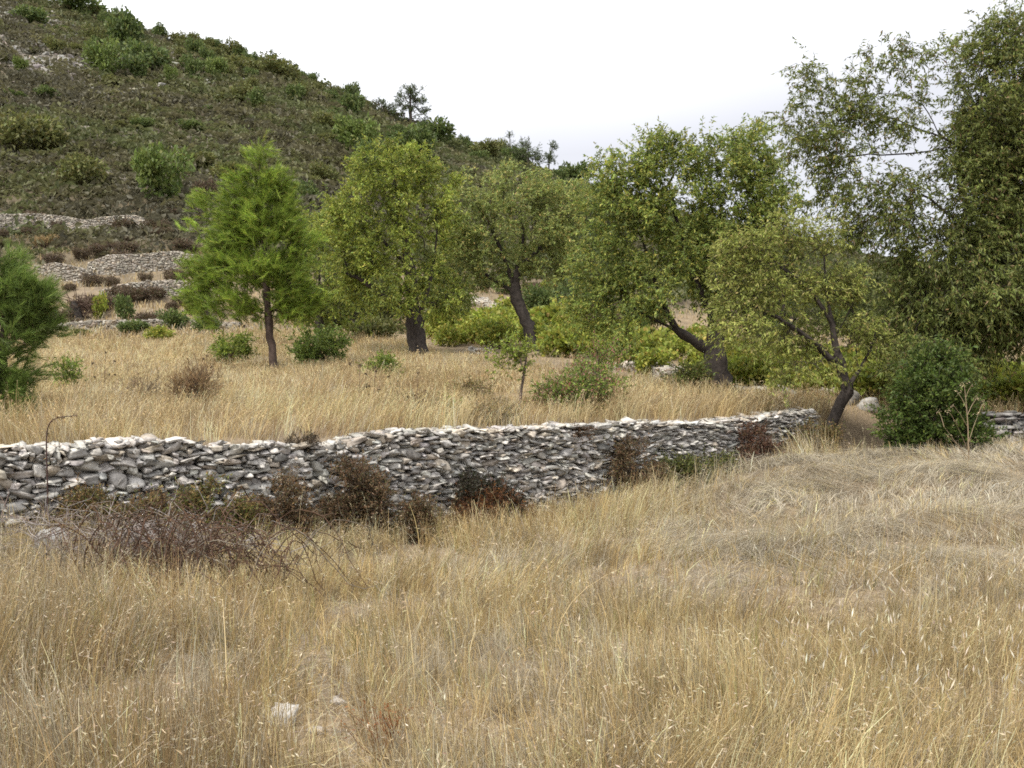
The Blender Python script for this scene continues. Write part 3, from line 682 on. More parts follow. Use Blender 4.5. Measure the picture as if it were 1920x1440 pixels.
    broadleaf('almond_tree', 'tallest almond tree, its drooping crown filling the upper right corner against the sky', 17.2,
        [(2010, 790), (2000, 700), (1980, 600), (1945, 500), (1905, 420), (1895, 320), (1900, 200), (1905, 110)],
        [[(1885, 420), (1850, 330), (1810, 270), (1770, 262), (1748, 245), (1742, 195), (1700, 180), (1650, 175)], [(1810, 270), (1740, 285), (1680, 290), (1600, 290), (1540, 300)],
         [(1890, 500), (1830, 440), (1770, 400), (1735, 365), (1720, 345), (1700, 400), (1690, 440)], [(1890, 320), (1840, 220), (1810, 150)], [(1885, 420), (1950, 330), (2020, 280)],
         [(1770, 262), (1700, 230), (1620, 210), (1550, 200)], [(1890, 520), (1840, 520), (1780, 560)], [(1890, 520), (1850, 580), (1800, 620), (1760, 660)], [(1735, 365), (1715, 360), (1705, 395), (1712, 420)]],
        [(1535, 145, 30, 52, 0, .5), (1600, 190, 50, 46, 0, .75), (1700, 110, 44, 50, 0, .75), (1555, 260, 62, 52, 0, .85), (1660, 250, 66, 50, 0, .75), (1590, 365, 64, 50, 0, .9), (1690, 380, 62, 66, 0, .8), (1490, 215, 28, 30, 0, .45), (1650, 432, 76, 36, 0, .9), (1560, 310, 54, 32, 0, .7), (1725, 190, 28, 40, 0, .6), (1640, 130, 26, 30, 0, .5), (1500, 290, 24, 32, 0, .45), (1735, 680, 58, 55, -1.5, 1.3), (1765, 90, 26, 40, 0, .6),
         (1840, 140, 75, 75, 0, 1.2), (1890, 80, 70, 55, 0, 1.2), (1850, 260, 85, 95, 0, 1.7), (1920, 250, 90, 120, 0, 1.7), (1850, 400, 85, 95, 0, 1.9), (1790, 470, 70, 75, 0, 1.5), (1900, 450, 70, 90, 0, 1.9), (1740, 560, 72, 70, 0, 1.5), (1860, 540, 80, 60, -.5, 1.9), (1760, 640, 80, 65, 0, 1.6), (1830, 630, 60, 50, 0, 1.5), (1885, 620, 50, 45, 0, 1.3), (1790, 560, 60, 60, .6, 1.6), (1840, 480, 60, 60, .8, 1.6), (1990, 350, 90, 150), (1980, 180, 80, 100), (1980, 520, 80, 80), (1700, 490, 50, 40, 0, .7), (1905, 570, 70, 45, -.6), (1700, 560, 45, 50, 0, .8), (1975, 570, 70, 45, -.4), (1740, 690, 70, 50, -.6), (1770, 710, 50, 40, -.6, .8), (1690, 640, 40, 50, -.3, .8), (1800, 340, 60, 60)],
        1500, 9, 13, .09, .025, [(.145, .175, .042), (.115, .142, .035), (.19, .215, .054), (.25, .24, .07), (.24, .165, .08)], [4, 3.5, 2.0, .8, .5], rtip=.0036, rmax=.2, bark=(.036, .03, .027), droop=.6, sprig=.34)
    broadleaf('almond_tree', 'yellow green bush-like tree glowing behind the young pine', 36,
        [(600, 655), (598, 600), (600, 540), (598, 480)], [[(598, 600), (580, 540), (575, 480)]],
        [(590, 440, 45, 45), (610, 510, 50, 55), (570, 480, 40, 50), (620, 400, 30, 25), (590, 570, 50, 50), (640, 560, 45, 55, .5, .8)],
        170, 7, 11, .115, .05, AL_Y, [3, 4, 1.5, 2, .4], rtip=.006, rmax=.14, bark=BARK)
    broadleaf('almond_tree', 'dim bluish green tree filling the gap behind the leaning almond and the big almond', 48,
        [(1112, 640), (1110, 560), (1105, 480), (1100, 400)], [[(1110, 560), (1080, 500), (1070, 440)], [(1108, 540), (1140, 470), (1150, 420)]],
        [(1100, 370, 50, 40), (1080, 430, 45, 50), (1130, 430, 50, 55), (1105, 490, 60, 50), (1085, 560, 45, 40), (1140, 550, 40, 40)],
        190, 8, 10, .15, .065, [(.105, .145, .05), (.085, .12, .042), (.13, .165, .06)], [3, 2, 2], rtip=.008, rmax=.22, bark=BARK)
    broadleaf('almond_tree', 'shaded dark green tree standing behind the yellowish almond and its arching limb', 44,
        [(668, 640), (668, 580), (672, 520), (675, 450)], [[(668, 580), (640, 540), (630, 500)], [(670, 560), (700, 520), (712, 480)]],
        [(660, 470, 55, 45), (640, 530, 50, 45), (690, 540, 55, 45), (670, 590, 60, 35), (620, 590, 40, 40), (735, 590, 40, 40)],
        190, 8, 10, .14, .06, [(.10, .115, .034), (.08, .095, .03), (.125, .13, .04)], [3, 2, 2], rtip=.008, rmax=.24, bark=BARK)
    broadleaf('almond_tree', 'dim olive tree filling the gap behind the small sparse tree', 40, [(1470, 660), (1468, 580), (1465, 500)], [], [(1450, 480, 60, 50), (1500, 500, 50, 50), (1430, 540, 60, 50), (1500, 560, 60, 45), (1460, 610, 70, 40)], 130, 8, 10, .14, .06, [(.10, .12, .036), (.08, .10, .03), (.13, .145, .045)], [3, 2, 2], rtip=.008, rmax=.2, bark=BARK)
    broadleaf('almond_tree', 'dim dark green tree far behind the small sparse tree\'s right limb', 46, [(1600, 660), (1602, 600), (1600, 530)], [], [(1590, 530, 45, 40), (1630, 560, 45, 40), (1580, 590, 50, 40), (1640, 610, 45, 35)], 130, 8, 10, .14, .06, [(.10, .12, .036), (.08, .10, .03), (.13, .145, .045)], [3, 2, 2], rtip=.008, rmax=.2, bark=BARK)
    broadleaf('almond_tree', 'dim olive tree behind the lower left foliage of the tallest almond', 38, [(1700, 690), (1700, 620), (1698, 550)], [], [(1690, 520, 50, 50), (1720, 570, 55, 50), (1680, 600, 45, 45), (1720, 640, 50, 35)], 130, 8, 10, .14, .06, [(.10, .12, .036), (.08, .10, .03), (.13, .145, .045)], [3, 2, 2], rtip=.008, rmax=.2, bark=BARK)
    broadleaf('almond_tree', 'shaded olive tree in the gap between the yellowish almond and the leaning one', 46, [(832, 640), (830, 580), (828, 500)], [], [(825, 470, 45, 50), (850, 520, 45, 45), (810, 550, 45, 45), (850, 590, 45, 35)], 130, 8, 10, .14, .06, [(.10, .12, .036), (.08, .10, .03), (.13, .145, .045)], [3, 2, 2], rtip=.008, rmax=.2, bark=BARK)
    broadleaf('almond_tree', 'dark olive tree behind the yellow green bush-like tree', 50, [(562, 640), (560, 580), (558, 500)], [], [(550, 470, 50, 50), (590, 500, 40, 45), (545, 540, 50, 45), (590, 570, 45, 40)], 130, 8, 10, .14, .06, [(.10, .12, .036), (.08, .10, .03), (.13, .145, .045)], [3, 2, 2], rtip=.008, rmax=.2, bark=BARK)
trees()

def pine(name, label, Y, trunk, prof, whorls, branch_up, nl, nw, cols, wts, rbase, dens=1.0, group=None, lowest=.16, nb=5, tuft=13, bark=(.11, .085, .068)):
    tr = np.array([at(*p, Y) for p in trunk]); tr[0, 2] = float(H(tr[0, 0], tr[0, 1])) - .1
    root = thing(name, (tr[0, 0], tr[0, 1], tr[0, 2] + .1), label, 'pine tree', group)
    s = np.concatenate([[0], np.cumsum(np.linalg.norm(np.diff(tr, axis=0), axis=1))]); Ht = s[-1]
    u = np.linspace(0, 1, 26); tp = np.stack([np.interp(u * Ht, s, tr[:, d]) for d in range(3)], -1)
    for _ in range(2): tp[1:-1] = .25 * tp[:-2] + .5 * tp[1:-1] + .25 * tp[2:]
    wood = [tube(tp, rbase * (1 - .93 * u) * (1 + .4 * np.exp(-u * 22)), 9, bark)]
    TP, TD = [], []
    for wv in np.linspace(lowest, .97, whorls):
        c = np.array([np.interp(wv, u, tp[:, d]) for d in range(3)]); az0 = R.random() * 6.28
        for b in range(nb):
            ang = az0 + b * 6.28 / nb + R.normal() * .25; L_ = float(np.interp(wv, *prof)) * (.5 + .68 * R.random())
            el = branch_up * (.5 + .9 * wv) + R.normal() * .12; t = np.linspace(0, 1, 7)
            d = np.array([math.cos(ang), math.sin(ang), 0])
            P = c + d * (L_ * t * math.cos(el))[:, None] + np.array([0, 0, 1]) * (L_ * (math.sin(el) * t + .22 * t ** 2.2 - .10 * t))[:, None] + R.normal(size=(7, 3)) * .02 * L_ * t[:, None]
            P[0] = c; rb = rbase * .26 * (1 - .6 * wv) * (L_ + .3); wood.append(tube(P, np.linspace(rb, .006, 7), 5, bark))
            for q in np.arange(.22, 1.01, max(.055, .13 / max(L_, .4))):
                o_ = np.array([np.interp(q, t, P[:, k]) for k in range(3)]); sub = .18 + .42 * L_ * (1.1 - q) * (.6 + .6 * R.random())
                for sd in (-1, 1):
                    a2 = ang + sd * (.55 + .5 * R.random()); dd = np.array([math.cos(a2), math.sin(a2), .15 + .8 * R.random() * R.random() + .2 * R.normal()]); dd /= np.linalg.norm(dd)
                    e = o_ + dd * sub; wood.append(tube(np.array([o_, o_ + dd * sub * .5 + np.array([0, 0, -.02]), e]), [.008, .006, .004], 3, bark))
                    m = max(2, int(sub / .075 * dens)); v = np.linspace(.25, 1, m)[:, None]
                    TP.append(o_ + dd * sub * v); TD.append(np.repeat(dd[None], m, 0))
            TP.append(P[-1:]); TD.append(nrm(P[-1:] - P[-2:-1]))
    TP.append(tp[-4:]); TD.append(np.tile([[0, 0, 1.]], (4, 1)))
    TP, TD = np.concatenate(TP), np.concatenate(TD); k = len(TP)
    tint = np.repeat(np.clip(1 + .2 * R.normal(size=(k, 1)), .55, 1.5), tuft, 0)
    D = nrm(np.repeat(TD, tuft, 0) * .8 + R.normal(size=(k * tuft, 3)) * .55 + np.array([0, 0, .18])); P = np.repeat(TP, tuft, 0) + R.normal(size=(k * tuft, 3)) * .02
    c = np.clip(pick(cols, wts, k * tuft) * tint, .004, .9)
    mesh('trunk', wood, M_BARK, root, smooth=True)
    mesh('crown', [needles(P, D, nl * (.7 + .5 * R.random(k * tuft)), nw, c)], M_NEEDLE, root)
    return root
PN = [(0.216, 0.308, 0.042), (0.157, 0.244, 0.037), (0.287, 0.363, 0.055), (0.115, 0.181, 0.033), (0.372, 0.34, 0.075)]
def pine(name, label, Y, trunk, bl, tips_n, sprays, nl, nw, cols, wts, rmax, tuft=12, spray=.26, up=.5, bark=(.10, .075, .06)):
    tr = [at(*p, Y) for p in trunk]; tr[0][2] = float(H(tr[0][0], tr[0][1])) - .1
    root = thing(name, (tr[0][0], tr[0][1], tr[0][2] + .1), label, 'pine tree')
    blobs = px_blobs(bl, Y); T = sample_blobs(blobs, tips_n, 2.4); T[:, 2] = np.maximum(T[:, 2], H(T[:, 0], T[:, 1]) + .12)
    wood = skeleton([(tr, None)], T, .0048, rmax=rmax, bark=bark, power=.40, wob=.06, back=.1)
    ax_ = np.stack([np.interp(T[:, 2], [p[2] for p in tr], [p[k] for p in tr]) for k in (0, 1)], -1)
    O = np.concatenate([T[:, :2] - ax_, np.zeros((tips_n, 1))], 1); O = nrm(O) + np.array([0, 0, up])
    n = tips_n * sprays; d = nrm(np.repeat(O, sprays, 0) * .8 + R.normal(size=(n, 3)) * .55); P0 = np.repeat(T, sprays, 0) + R.normal(size=(n, 3)) * spray * .32 - d * spray * .4
    L_ = spray * (.6 + .7 * R.random((n, 1))); P1 = P0 + d * L_
    s = nrm(np.cross(d, R.normal(size=(n, 3)))) * .004; tv = np.stack([P0 - s, P0 + s, P1 + s * .5, P1 - s * .5], 1).reshape(-1, 3)
    m = tuft * 4; u = .15 + .85 * R.random((n, m, 1)); P = (P0[:, None] * (1 - u) + P1[:, None] * u).reshape(-1, 3)
    D = nrm(np.repeat(d, m, 0) * .95 + R.normal(size=(n * m, 3)) * .33 + np.array([0, 0, .08]))
    tint = np.repeat(np.repeat(np.clip(1 + .2 * R.normal(size=(tips_n, 1)), .5, 1.6), sprays, 0), m, 0) * np.repeat(np.clip(1 + .15 * R.normal(size=(n, 1)), .6, 1.5), m, 0)
    c = np.clip(pick(cols, wts, n * m) * tint, .004, .9)
    mesh('trunk', wood, M_BARK, root, smooth=True)
    mesh('crown', [needles(P, D, nl * (.7 + .5 * R.random(n * m)), nw, c), (tv, np.arange(4 * n).reshape(n, 4), np.array((.13, .09, .05)))], M_NEEDLE, root)
    return root
PN = [(0.216, 0.308, 0.042), (0.157, 0.244, 0.037), (0.287, 0.363, 0.055), (0.115, 0.181, 0.033), (0.372, 0.34, 0.075)]
def pines():
    pine('pine_tree', 'young bright green pine with a thin bent trunk in the upper field', 24,
         [(518, 697), (508, 650), (503, 600), (499, 540), (494, 450), (489, 370), (486, 290)],
         [(489, 305, 20, 28), (470, 345, 40, 30), (515, 350, 36, 30), (455, 395, 52, 36), (530, 400, 40, 36), (388, 385, 26, 24, 0, .8), (372, 430, 22, 28, 0, .6), (485, 430, 60, 44), (425, 460, 50, 38), (555, 460, 38, 40), (400, 510, 46, 32), (475, 510, 66, 40), (545, 525, 48, 36), (380, 560, 34, 24), (440, 570, 56, 28), (515, 578, 50, 24), (570, 570, 32, 26), (410, 605, 30, 14, 0, .6), (350, 500, 18, 16, 0, .6)],
         360, 10, .165, .0078, PN, [4, 3, 3, 1.5, .8], .085, tuft=12, spray=.34, bark=(.07, .05, .04))
    pine('pine_tree', 'dark feathery young pine cut off by the picture edge, beside the wall', 12.2,
         [(8, 835), (10, 760), (4, 650), (6, 560), (2, 460)],
         [(8, 500, 30, 36), (45, 550, 36, 30), (82, 588, 22, 34), (10, 580, 36, 36), (55, 620, 36, 26), (15, 655, 40, 32), (48, 715, 30, 26, 0, .8), (5, 720, 40, 34), (62, 772, 26, 18), (15, 780, 44, 26), (-45, 560, 50, 60), (-50, 680, 50, 60), (-50, 770, 40, 40)],
         170, 11, .145, .005, [(.155, .23, .05), (.12, .175, .038), (.20, .265, .058), (.08, .115, .03)], [4, 3, 2, 2], .05, tuft=13, spray=.20, bark=(.06, .045, .036))
pines()
# ------------------------------------------------------------------ shrubs
BRN = [(0.186, 0.116, 0.053), (0.252, 0.169, 0.065), (0.13, 0.103, 0.047), (0.283, 0.245, 0.095), (0.121, 0.143, 0.041)]
RED = [(0.172, 0.103, 0.055), (0.127, 0.081, 0.044), (0.218, 0.144, 0.077), (0.121, 0.109, 0.046), (0.149, 0.127, 0.077)]
OLV = [(0.144, 0.163, 0.042), (0.192, 0.202, 0.052), (0.106, 0.125, 0.035), (0.23, 0.173, 0.06)]
GRN = [(0.13, 0.19, 0.038), (0.184, 0.25, 0.048), (0.097, 0.14, 0.031), (0.259, 0.3, 0.06)]
YGR = [(0.215, 0.261, 0.039), (0.157, 0.209, 0.036), (0.286, 0.299, 0.052), (0.122, 0.164, 0.025)]
def shrub(name, label, px, Y, wpx, hpx, cols, wts, tips=60, spr=5, nl=8, ln=.05, wd=.02, cat='shrub', group=None, up=0.0, droop=.1, sprig=.2, lift=.0, z=None, bark=(.075, .055, .042), shape=None, parts=('stems', 'foliage'), dY=0, sprawl=False):
    s = Y / F; b0 = on(px, Y)
    if z is not None: b0[2] = z
    Wm, Hm = wpx * s, hpx * s
    root = thing(name, b0, label, cat, group)
    bl = []
    k = shape or 6
    if sprawl:
        k = 0
        for i in range(int(9 + Wm * 9)):
            xx = (R.random() - .5) * Wm; top_ = Hm * (.35 + .6 * R.random()) * (1 - .55 * (2 * abs(xx) / Wm) ** 2.2); r_ = .05 + .09 * R.random()
            bl.append((b0 + np.array([xx, -.02 + .08 * R.normal(), top_ * (.3 + .65 * R.random())]), np.array([r_ * 1.3, r_ * .8, r_]), 1))
    for i in range(k):
        an = R.random() * 6.28; rr = .30 * Wm * math.sqrt(R.random())
        zz = Hm * (.25 + .42 * R.random()) + up * Hm
        r_ = Wm * (.20 + .12 * R.random())
        bl.append((b0 + np.array([math.cos(an) * rr, math.sin(an) * rr * .8, zz]), np.array([r_, r_, min(Hm * .33, r_ * 1.2)]), 1))
    if not sprawl: bl.append((b0 + np.array([0, 0, Hm * .34]), np.array([Wm * .42, Wm * .38, Hm * .30]), 1.4))
    T = sample_blobs(bl, tips, 2.4); T[:, 2] = np.maximum(T[:, 2], b0[2] + .05 * Hm + lift)
    wood = []
    ns = max(4, tips // 9)
    for i in R.choice(tips, ns, replace=False):
        e = T[i]; st = b0 + np.append(R.normal(size=2) * .05 * Wm, -.05); m = (st + e) * .5 + np.append(-(e - st)[:2] * .15, .12 * Hm)
        wood.append(tube(np.array([st, m, e]), [.012 * max(1, Wm * .6), .008, .004], 4, bark))
    lf, tw = leafy(T, nrm(T - b0 - np.array([0, 0, Hm * .2])), spr, nl, sprig, ln, wd, cols, wts, droop, twig=bark, tw=.005 * max(1, Y / 14))
    mesh(parts[0], wood, M_BARK, root); mesh(parts[1], [lf, tw], M_LEAF, root)
    return root
def dwY(px): return float(dw(ax(px)))
def wall_shrubs():
    def thorn(label, px, off, w_, h_, cols, wts, tips, zoff=0.0, name='thorn_shrub'):
        Y = dwY(px) - off; shrub(name, label, px, Y, w_ * 1.05, h_ * .98, cols, wts, int(tips * 1.9), 7, 10, .036, .015, group=None, sprawl=True, sprig=.14, z=float(H(ax(px) * Y, Y)) + zoff, droop=0)
    thorn('wide brown and olive thorn shrub against the wall, second from its left end', 225, .28, 200, 150, BRN, [3, 2, 2, 1, 1.6], 150)
    thorn('olive brown rounded thorn shrub against the wall above the bramble tangle', 388, .25, 120, 150, OLV + BRN[:2], [2, 1, 2, 1, 2, 2], 100)
    thorn('dark reddish brown thorn shrub hugging the wall right of the olive one', 512, .25, 105, 155, RED + BRN[:1], [2, 2, 1, 1, 2, 2], 90)
    thorn('long rusty brown thorn shrub along the foot of the wall left of its middle', 710, .3, 190, 125, RED, [3, 2, 2, 2, 2], 130)
    thorn('dark red brown thorn shrub climbing the wall face under the step in its top', 655, .22, 70, 190, RED, [2, 3, 1, 1, 2], 70)
    thorn('blackish green thorn shrub against the middle of the wall', 900, .3, 110, 150, [(.03, .035, .018), (.05, .045, .022), (.04, .03, .02)], [2, 1, 2], 100)
    thorn('orange brown dead shrub low in front of the blackish green one', 925, .55, 110, 85, [(.2, .09, .03), (.14, .065, .028), (.1, .05, .03)], [2, 2, 1], 70)
    thorn('small russet shrub hanging on the wall right of its middle', 1190, .2, 62, 100, RED, [3, 2, 2, 2, 2], 45, .25)
    thorn('dull green low shrub in front of the right half of the wall', 1305, .5, 115, 95, OLV + [(.04, .05, .02)], [2, 1, 3, 1, 2], 90)
    thorn('reddish twiggy shrub beside the right end of the wall', 1405, .3, 70, 105, [(.16, .08, .05), (.11, .055, .035), (.09, .06, .03)], [2, 2, 2], 60)
    thorn('dark brown shrub at the foot of the small yellow green tree', 1515, .35, 75, 100, BRN, [2, 2, 2, 1, 2], 60)
    top = lambda px, py: at(px, py, dwY(px) + .3)[2]
    for lab, px, py, w_, h_, cl in (('tiny brown tuft growing on the wall top just right of its middle', 1085, 818, 44, 34, [(.16, .085, .04), (.1, .06, .03)]),
                                    ('small dark tuft on the wall top left of the step', 568, 832, 62, 24, [(.06, .05, .03), (.1, .07, .04)])):
        shrub('thorn_shrub', lab, px, dwY(px) + .12, w_, h_, cl, [1, 1], 30, 5, 8, .028, .01, sprig=.09, z=top(px, py) - .04, droop=0)
wall_shrubs()

def bramble():
    Y = 7.5; b = on(330, Y); root = thing('bramble', b, 'leafless tangle of dark red thorny bramble canes in the grass before the wall', 'bramble')
    canes = []; thP, thD = [], []
    for i in range(120):
        px = 315 + 95 * R.normal(); st = on(px, Y + .35 * R.normal()); ang = R.normal() * .5 + (0 if R.random() < .72 else math.pi); L_ = .4 + .8 * R.random()
        hh = .12 + .34 * R.random(); t = np.linspace(0, 1, 12); d = np.array([math.cos(ang), .7 * math.sin(ang), 0])
        th = ang + np.cumsum(R.normal(size=12) * .16 + R.normal() * .10); st[2] += .25 * R.random(); P = st + np.cumsum(np.stack([np.cos(th), .7 * np.sin(th), 0 * th], -1), 0) * (L_ / 12) + np.array([0, 0, 1]) * (hh * np.sin(math.pi * np.minimum(t * (1.0 + .35 * R.random()), 1.15) ** .8) + .04)[:, None] + np.cumsum(R.normal(size=(12, 3)) * .014, 0)
        c = [(.085, .048, .030), (.06, .034, .022), (.10, .066, .042), (.16, .135, .105)][int(R.choice(4, p=[.4, .3, .15, .15]))]
        canes.append(tube(P, np.linspace(.0046, .0024, 12), 4, c))
        for q in range(9):
            v = R.random() * 10.9; k = int(v); p = P[k] + (P[k + 1] - P[k]) * (v - k); thP.append(p); thD.append(R.normal(size=3))
            if R.random() < .5:
                e = p + nrm(R.normal(size=3)) * (.06 + .16 * R.random()); canes.append(tube(np.array([p, (p + e) * .5 + R.normal(size=3) * .01, e]), [.003, .0025, .002], 3, c))
    thP, thD = np.array(thP), np.array(thD); mesh('canes', canes, M_BARK, root)
    mesh('thorns', [leaves(np.repeat(thP, 2, 0), R.normal(size=(len(thP) * 2, 3)), .03, .011, pick(RED, [3, 2, 1, 1, 1], len(thP) * 2))], M_LEAF, root)
    # grey dead twigs heaped behind
    Y = 8.6; b = on(255, Y); root = thing('dead_brushwood', b, 'heap of grey dead twigs lying between the bramble tangle and the wall', 'brushwood')
    tw = []
    for i in range(760):
        p = on(255 + 110 * R.normal(), Y - .35 + .3 * R.normal()); p[2] += .40 * R.random() ** .8; d = nrm(R.normal(size=3) * np.array([1, .6, .42])); L_ = .12 + .36 * R.random()
        tw.append(tube(np.array([p, p + d * L_ * .35 + R.normal(size=3) * .035, p + d * L_ * .7 + R.normal(size=3) * .05, p + d * L_ + R.normal(size=3) * .05]), [.0034, .003, .0024, .0014], 3, (.27, .24, .22) if R.random() < .6 else (.18, .13, .11)))
    mesh('brushwood_pile', tw, M_BARK, root)
    # one cane nodding above the wall
    Y = dwY(90) - .1; P = np.array([at(*q, Y) for q in ((90, 985), (89, 900), (87, 850), (87, 812), (93, 790), (110, 782), (145, 779))]); root = thing('bramble_cane', P[0], 'single thin dark cane rising past the wall top and nodding over to its right', 'bramble cane')
    u = np.linspace(0, 6, 30); Q = np.stack([np.interp(u, range(7), P[:, k]) for k in range(3)], -1)
    for _ in range(4): Q[1:-1] = .25 * Q[:-2] + .5 * Q[1:-1] + .25 * Q[2:]
    mesh('cane', [tube(Q, np.linspace(.0075, .004, 30), 4, (.06, .035, .03)), leaves(Q[::1], R.normal(size=(30, 3)), .035, .012, pick(RED, [1, 1, 1, 1, 1], 30))], M_BARK, root)
bramble()

def field_shrubs():
    sh = shrub
    broadleaf('evergreen_shrub', 'dense dark green evergreen shrub standing in the grass right of the wall end', 13.9, [(1752, 862), (1750, 800), (1757, 720)], [[(1752, 850), (1710, 800), (1690, 770)], [(1752, 850), (1790, 800), (1810, 760)]],
        [(1742, 790, 56, 52), (1698, 826, 34, 32), (1792, 818, 44, 42), (1768, 730, 50, 46), (1722, 744, 34, 40), (1806, 764, 30, 34, 0, .8), (1758, 684, 36, 34, .2), (1682, 786, 20, 28, 0, .6), (1832, 806, 24, 30, 0, .6), (1752, 846, 66, 24), (1715, 700, 20, 26, .2, .5), (1790, 690, 22, 26, .2, .5)],
        250, 8, 11, .06, .026, [(.072, .112, .022), (.095, .14, .026), (.052, .08, .018), (.14, .17, .036)], [3, 3, 2, 1], rtip=.003, rmax=.05, bark=(.06, .045, .035), sprig=.2, droop=.1, cat='shrub')
    sh('pistachio_shrub', 'bushy green shrub with pinkish seed clusters close behind the middle of the wall', 1078, 14.6, 165, 105, GRN + [(.32, .13, .10), (.36, .2, .16)], [4, 3, 2, 2, 1.6, 1.2], 130, 6, 9, .05, .021)
    sh('pistachio_shrub', 'paler loose shrub topped with pink clusters just behind the pinkish one', 1120, 16.0, 110, 130, YGR[:2] + GRN + [(.34, .16, .13)], [2, 2, 2, 1, 1, 1, 2.2], 60, 5, 8, .05, .02, up=.2)
    sh('evergreen_shrub', 'rounded green shrub right of the young pine trunk', 598, 26.5, 118, 78, GRN, [4, 3, 2, 1], 120, 6, 10, .08, .035)
    sh('evergreen_shrub', 'yellowish loose shrub left of the young pine trunk', 432, 27, 92, 62, YGR + GRN[:1], [3, 3, 1, 1, 2], 80, 6, 9, .08, .035)
    sh('evergreen_shrub', 'small green shrub alone in the golden grass between pine and almond trunks', 712, 21, 70, 48, GRN + YGR[:1], [3, 3, 1, 2, 2], 60, 6, 9, .06, .028)
    sh('evergreen_shrub', 'thin upright green shrub near the left pine', 122, 17.5, 50, 78, GRN + YGR[:2], [3, 3, 2, 2, 2, 1], 36, 5, 8, .05, .022)
    sh('evergreen_shrub', 'pale sapling-like bush under the big almond trunk', 1290, 20.3, 85, 60, OLV + GRN[:1], [3, 2, 2, 1, 2], 60, 6, 9, .06, .028)
    sh('grass_tussock', 'brown dead bushy tussock in the upper field, left of the wall step', 352, 14.4, 95, 72, [(.2, .13, .06), (.28, .19, .1), (.14, .09, .045)], [2, 3, 1], 80, 7, 8, .07, .008, cat='tussock', droop=-.5)
    sh('thorn_shrub', 'dark brown flattened shrub in the middle of the golden field', 878, 16.6, 78, 30, BRN, [2, 2, 2, 2, 2], 60, 6, 9, .04, .014, droop=0)
    sh('thorn_shrub', 'low dusty brown shrub behind the wall step', 778, 13.4, 115, 42, BRN + [(.2, .15, .09)], [1, 2, 1, 3, 1, 4], 60, 6, 9, .035, .01, droop=0)
    sh('thorn_shrub', 'low brown shrub right behind the wall, left of the pinkish shrub', 915, 13.1, 120, 34, BRN + [(.2, .14, .08)], [1, 2, 1, 3, 1, 3], 55, 6, 9, .035, .01, droop=0)
    sh('evergreen_shrub', 'small yellow green clump behind the wall between two brown shrubs', 845, 13.6, 38, 32, YGR, [3, 2, 1, 1], 22, 5, 8, .04, .016)
    sh('grass_tussock', 'faint brownish tussock in the field, left of the dead bushy one', 270, 15.5, 60, 30, [(.2, .14, .08), (.15, .12, .08)], [1, 1], 30, 6, 8, .06, .008, cat='tussock', droop=-.3)
    # sapling
    b = at(968, 768, 14.2); broadleaf('sapling', 'thin sapling with a bare slanting stem and a small yellow green crown', 14.2, [(968, 775), (975, 735), (983, 700), (988, 660)], [], [(965, 655, 42, 22, 0, 1), (985, 685, 30, 18), (935, 685, 22, 16)], 34, 5, 8, .055, .022, YGR, [3, 3, 1, 1], rtip=.003, rmax=.02, bark=(.12, .09, .07), sprig=.16)
    # dry tall stalk plant in front of the evergreen shrub
    Y = 12.7; root = thing('dry_stalk', on(1818, Y), 'tall pale dead stalk with bare side branches in front of the dark evergreen shrub', 'dry plant')
    w_ = []; c = (.40, .31, .20)
    w_.append(tube(np.array([on(1818, Y)] + [at(*q, Y) for q in ((1815, 800), (1812, 760), (1808, 720))]), [.009, .007, .005, .003], 5, c))
    for (x0, y0, x1, y1) in ((1817, 850, 1790, 790), (1816, 830, 1835, 775), (1814, 800, 1788, 760), (1813, 780, 1832, 745), (1812, 765, 1795, 735), (1811, 745, 1822, 722), (1817, 860, 1775, 815), (1790, 790, 1778, 772), (1835, 775, 1845, 755), (1818, 870, 1770, 800), (1770, 800, 1760, 770)):
        A, B = at(x0, y0, Y), at(x1, y1, Y + .15 * R.normal()); w_.append(tube(np.array([A, (A + B) / 2 + np.array([0, 0, .02]), B]), [.005, .004, .002], 4, c))
    T = np.array([at(x, y, Y) for x, y in ((1808, 720), (1790, 790), (1835, 775), (1788, 760), (1832, 745), (1795, 735), (1822, 722), (1775, 815), (1778, 772), (1845, 755), (1760, 770))])
    mesh('stalk', w_ + [leaves(np.repeat(T, 7, 0) + .02 * R.normal(size=(77, 3)), R.normal(size=(77, 3)), .04, .01, pick([c, (.5, .4, .26)], [1, 1], 77))], M_LEAF, root)
    # thistles in the field
    for k, (px, Y, h) in enumerate(((672, 14.0, .55), (700, 14.6, .5), (780, 13.2, .5), (195, 17, .6), (385, 17, .55))):
        lab = ['dried thistle in the field above the wall step, leftmost of the close pair', 'dried thistle right of the close pair\'s other one, above the wall step', 'dried thistle close behind the wall step', 'dried thistle standing near the thin upright green shrub', 'dried thistle left of the loose yellowish shrub'][k]
        b = on(px, Y); root = thing('thistle', b, lab, 'thistle', 'dried thistles in the upper field'); w_ = [tube(b + np.array([[0, 0, 0], [.01, 0, h * .6], [.03, 0, h * 1.25]]), [.006, .005, .003], 4, (.16, .11, .07))]; T = [b + np.array([.03, 0, h * 1.25])]
        for j in range(5):
            z = h * (.5 + .5 * R.random()); d = nrm(R.normal(size=3) + np.array([0, 0, .8])) * (.12 + .12 * R.random()); p = b + np.array([.02, 0, z]); w_.append(tube(np.array([p, p + d * .5, p + d]), [.004, .003, .003], 3, (.16, .11, .07))); T.append(p + d)
        mesh('stem', w_, M_BARK, root); [mesh('flower_head', [leaves(np.repeat(q_[None], 12, 0), R.normal(size=(12, 3)), .032, .016, pick([(.07, .045, .03), (.1, .07, .04)], [1, 1], 12))], M_LEAF, root) for q_ in T]
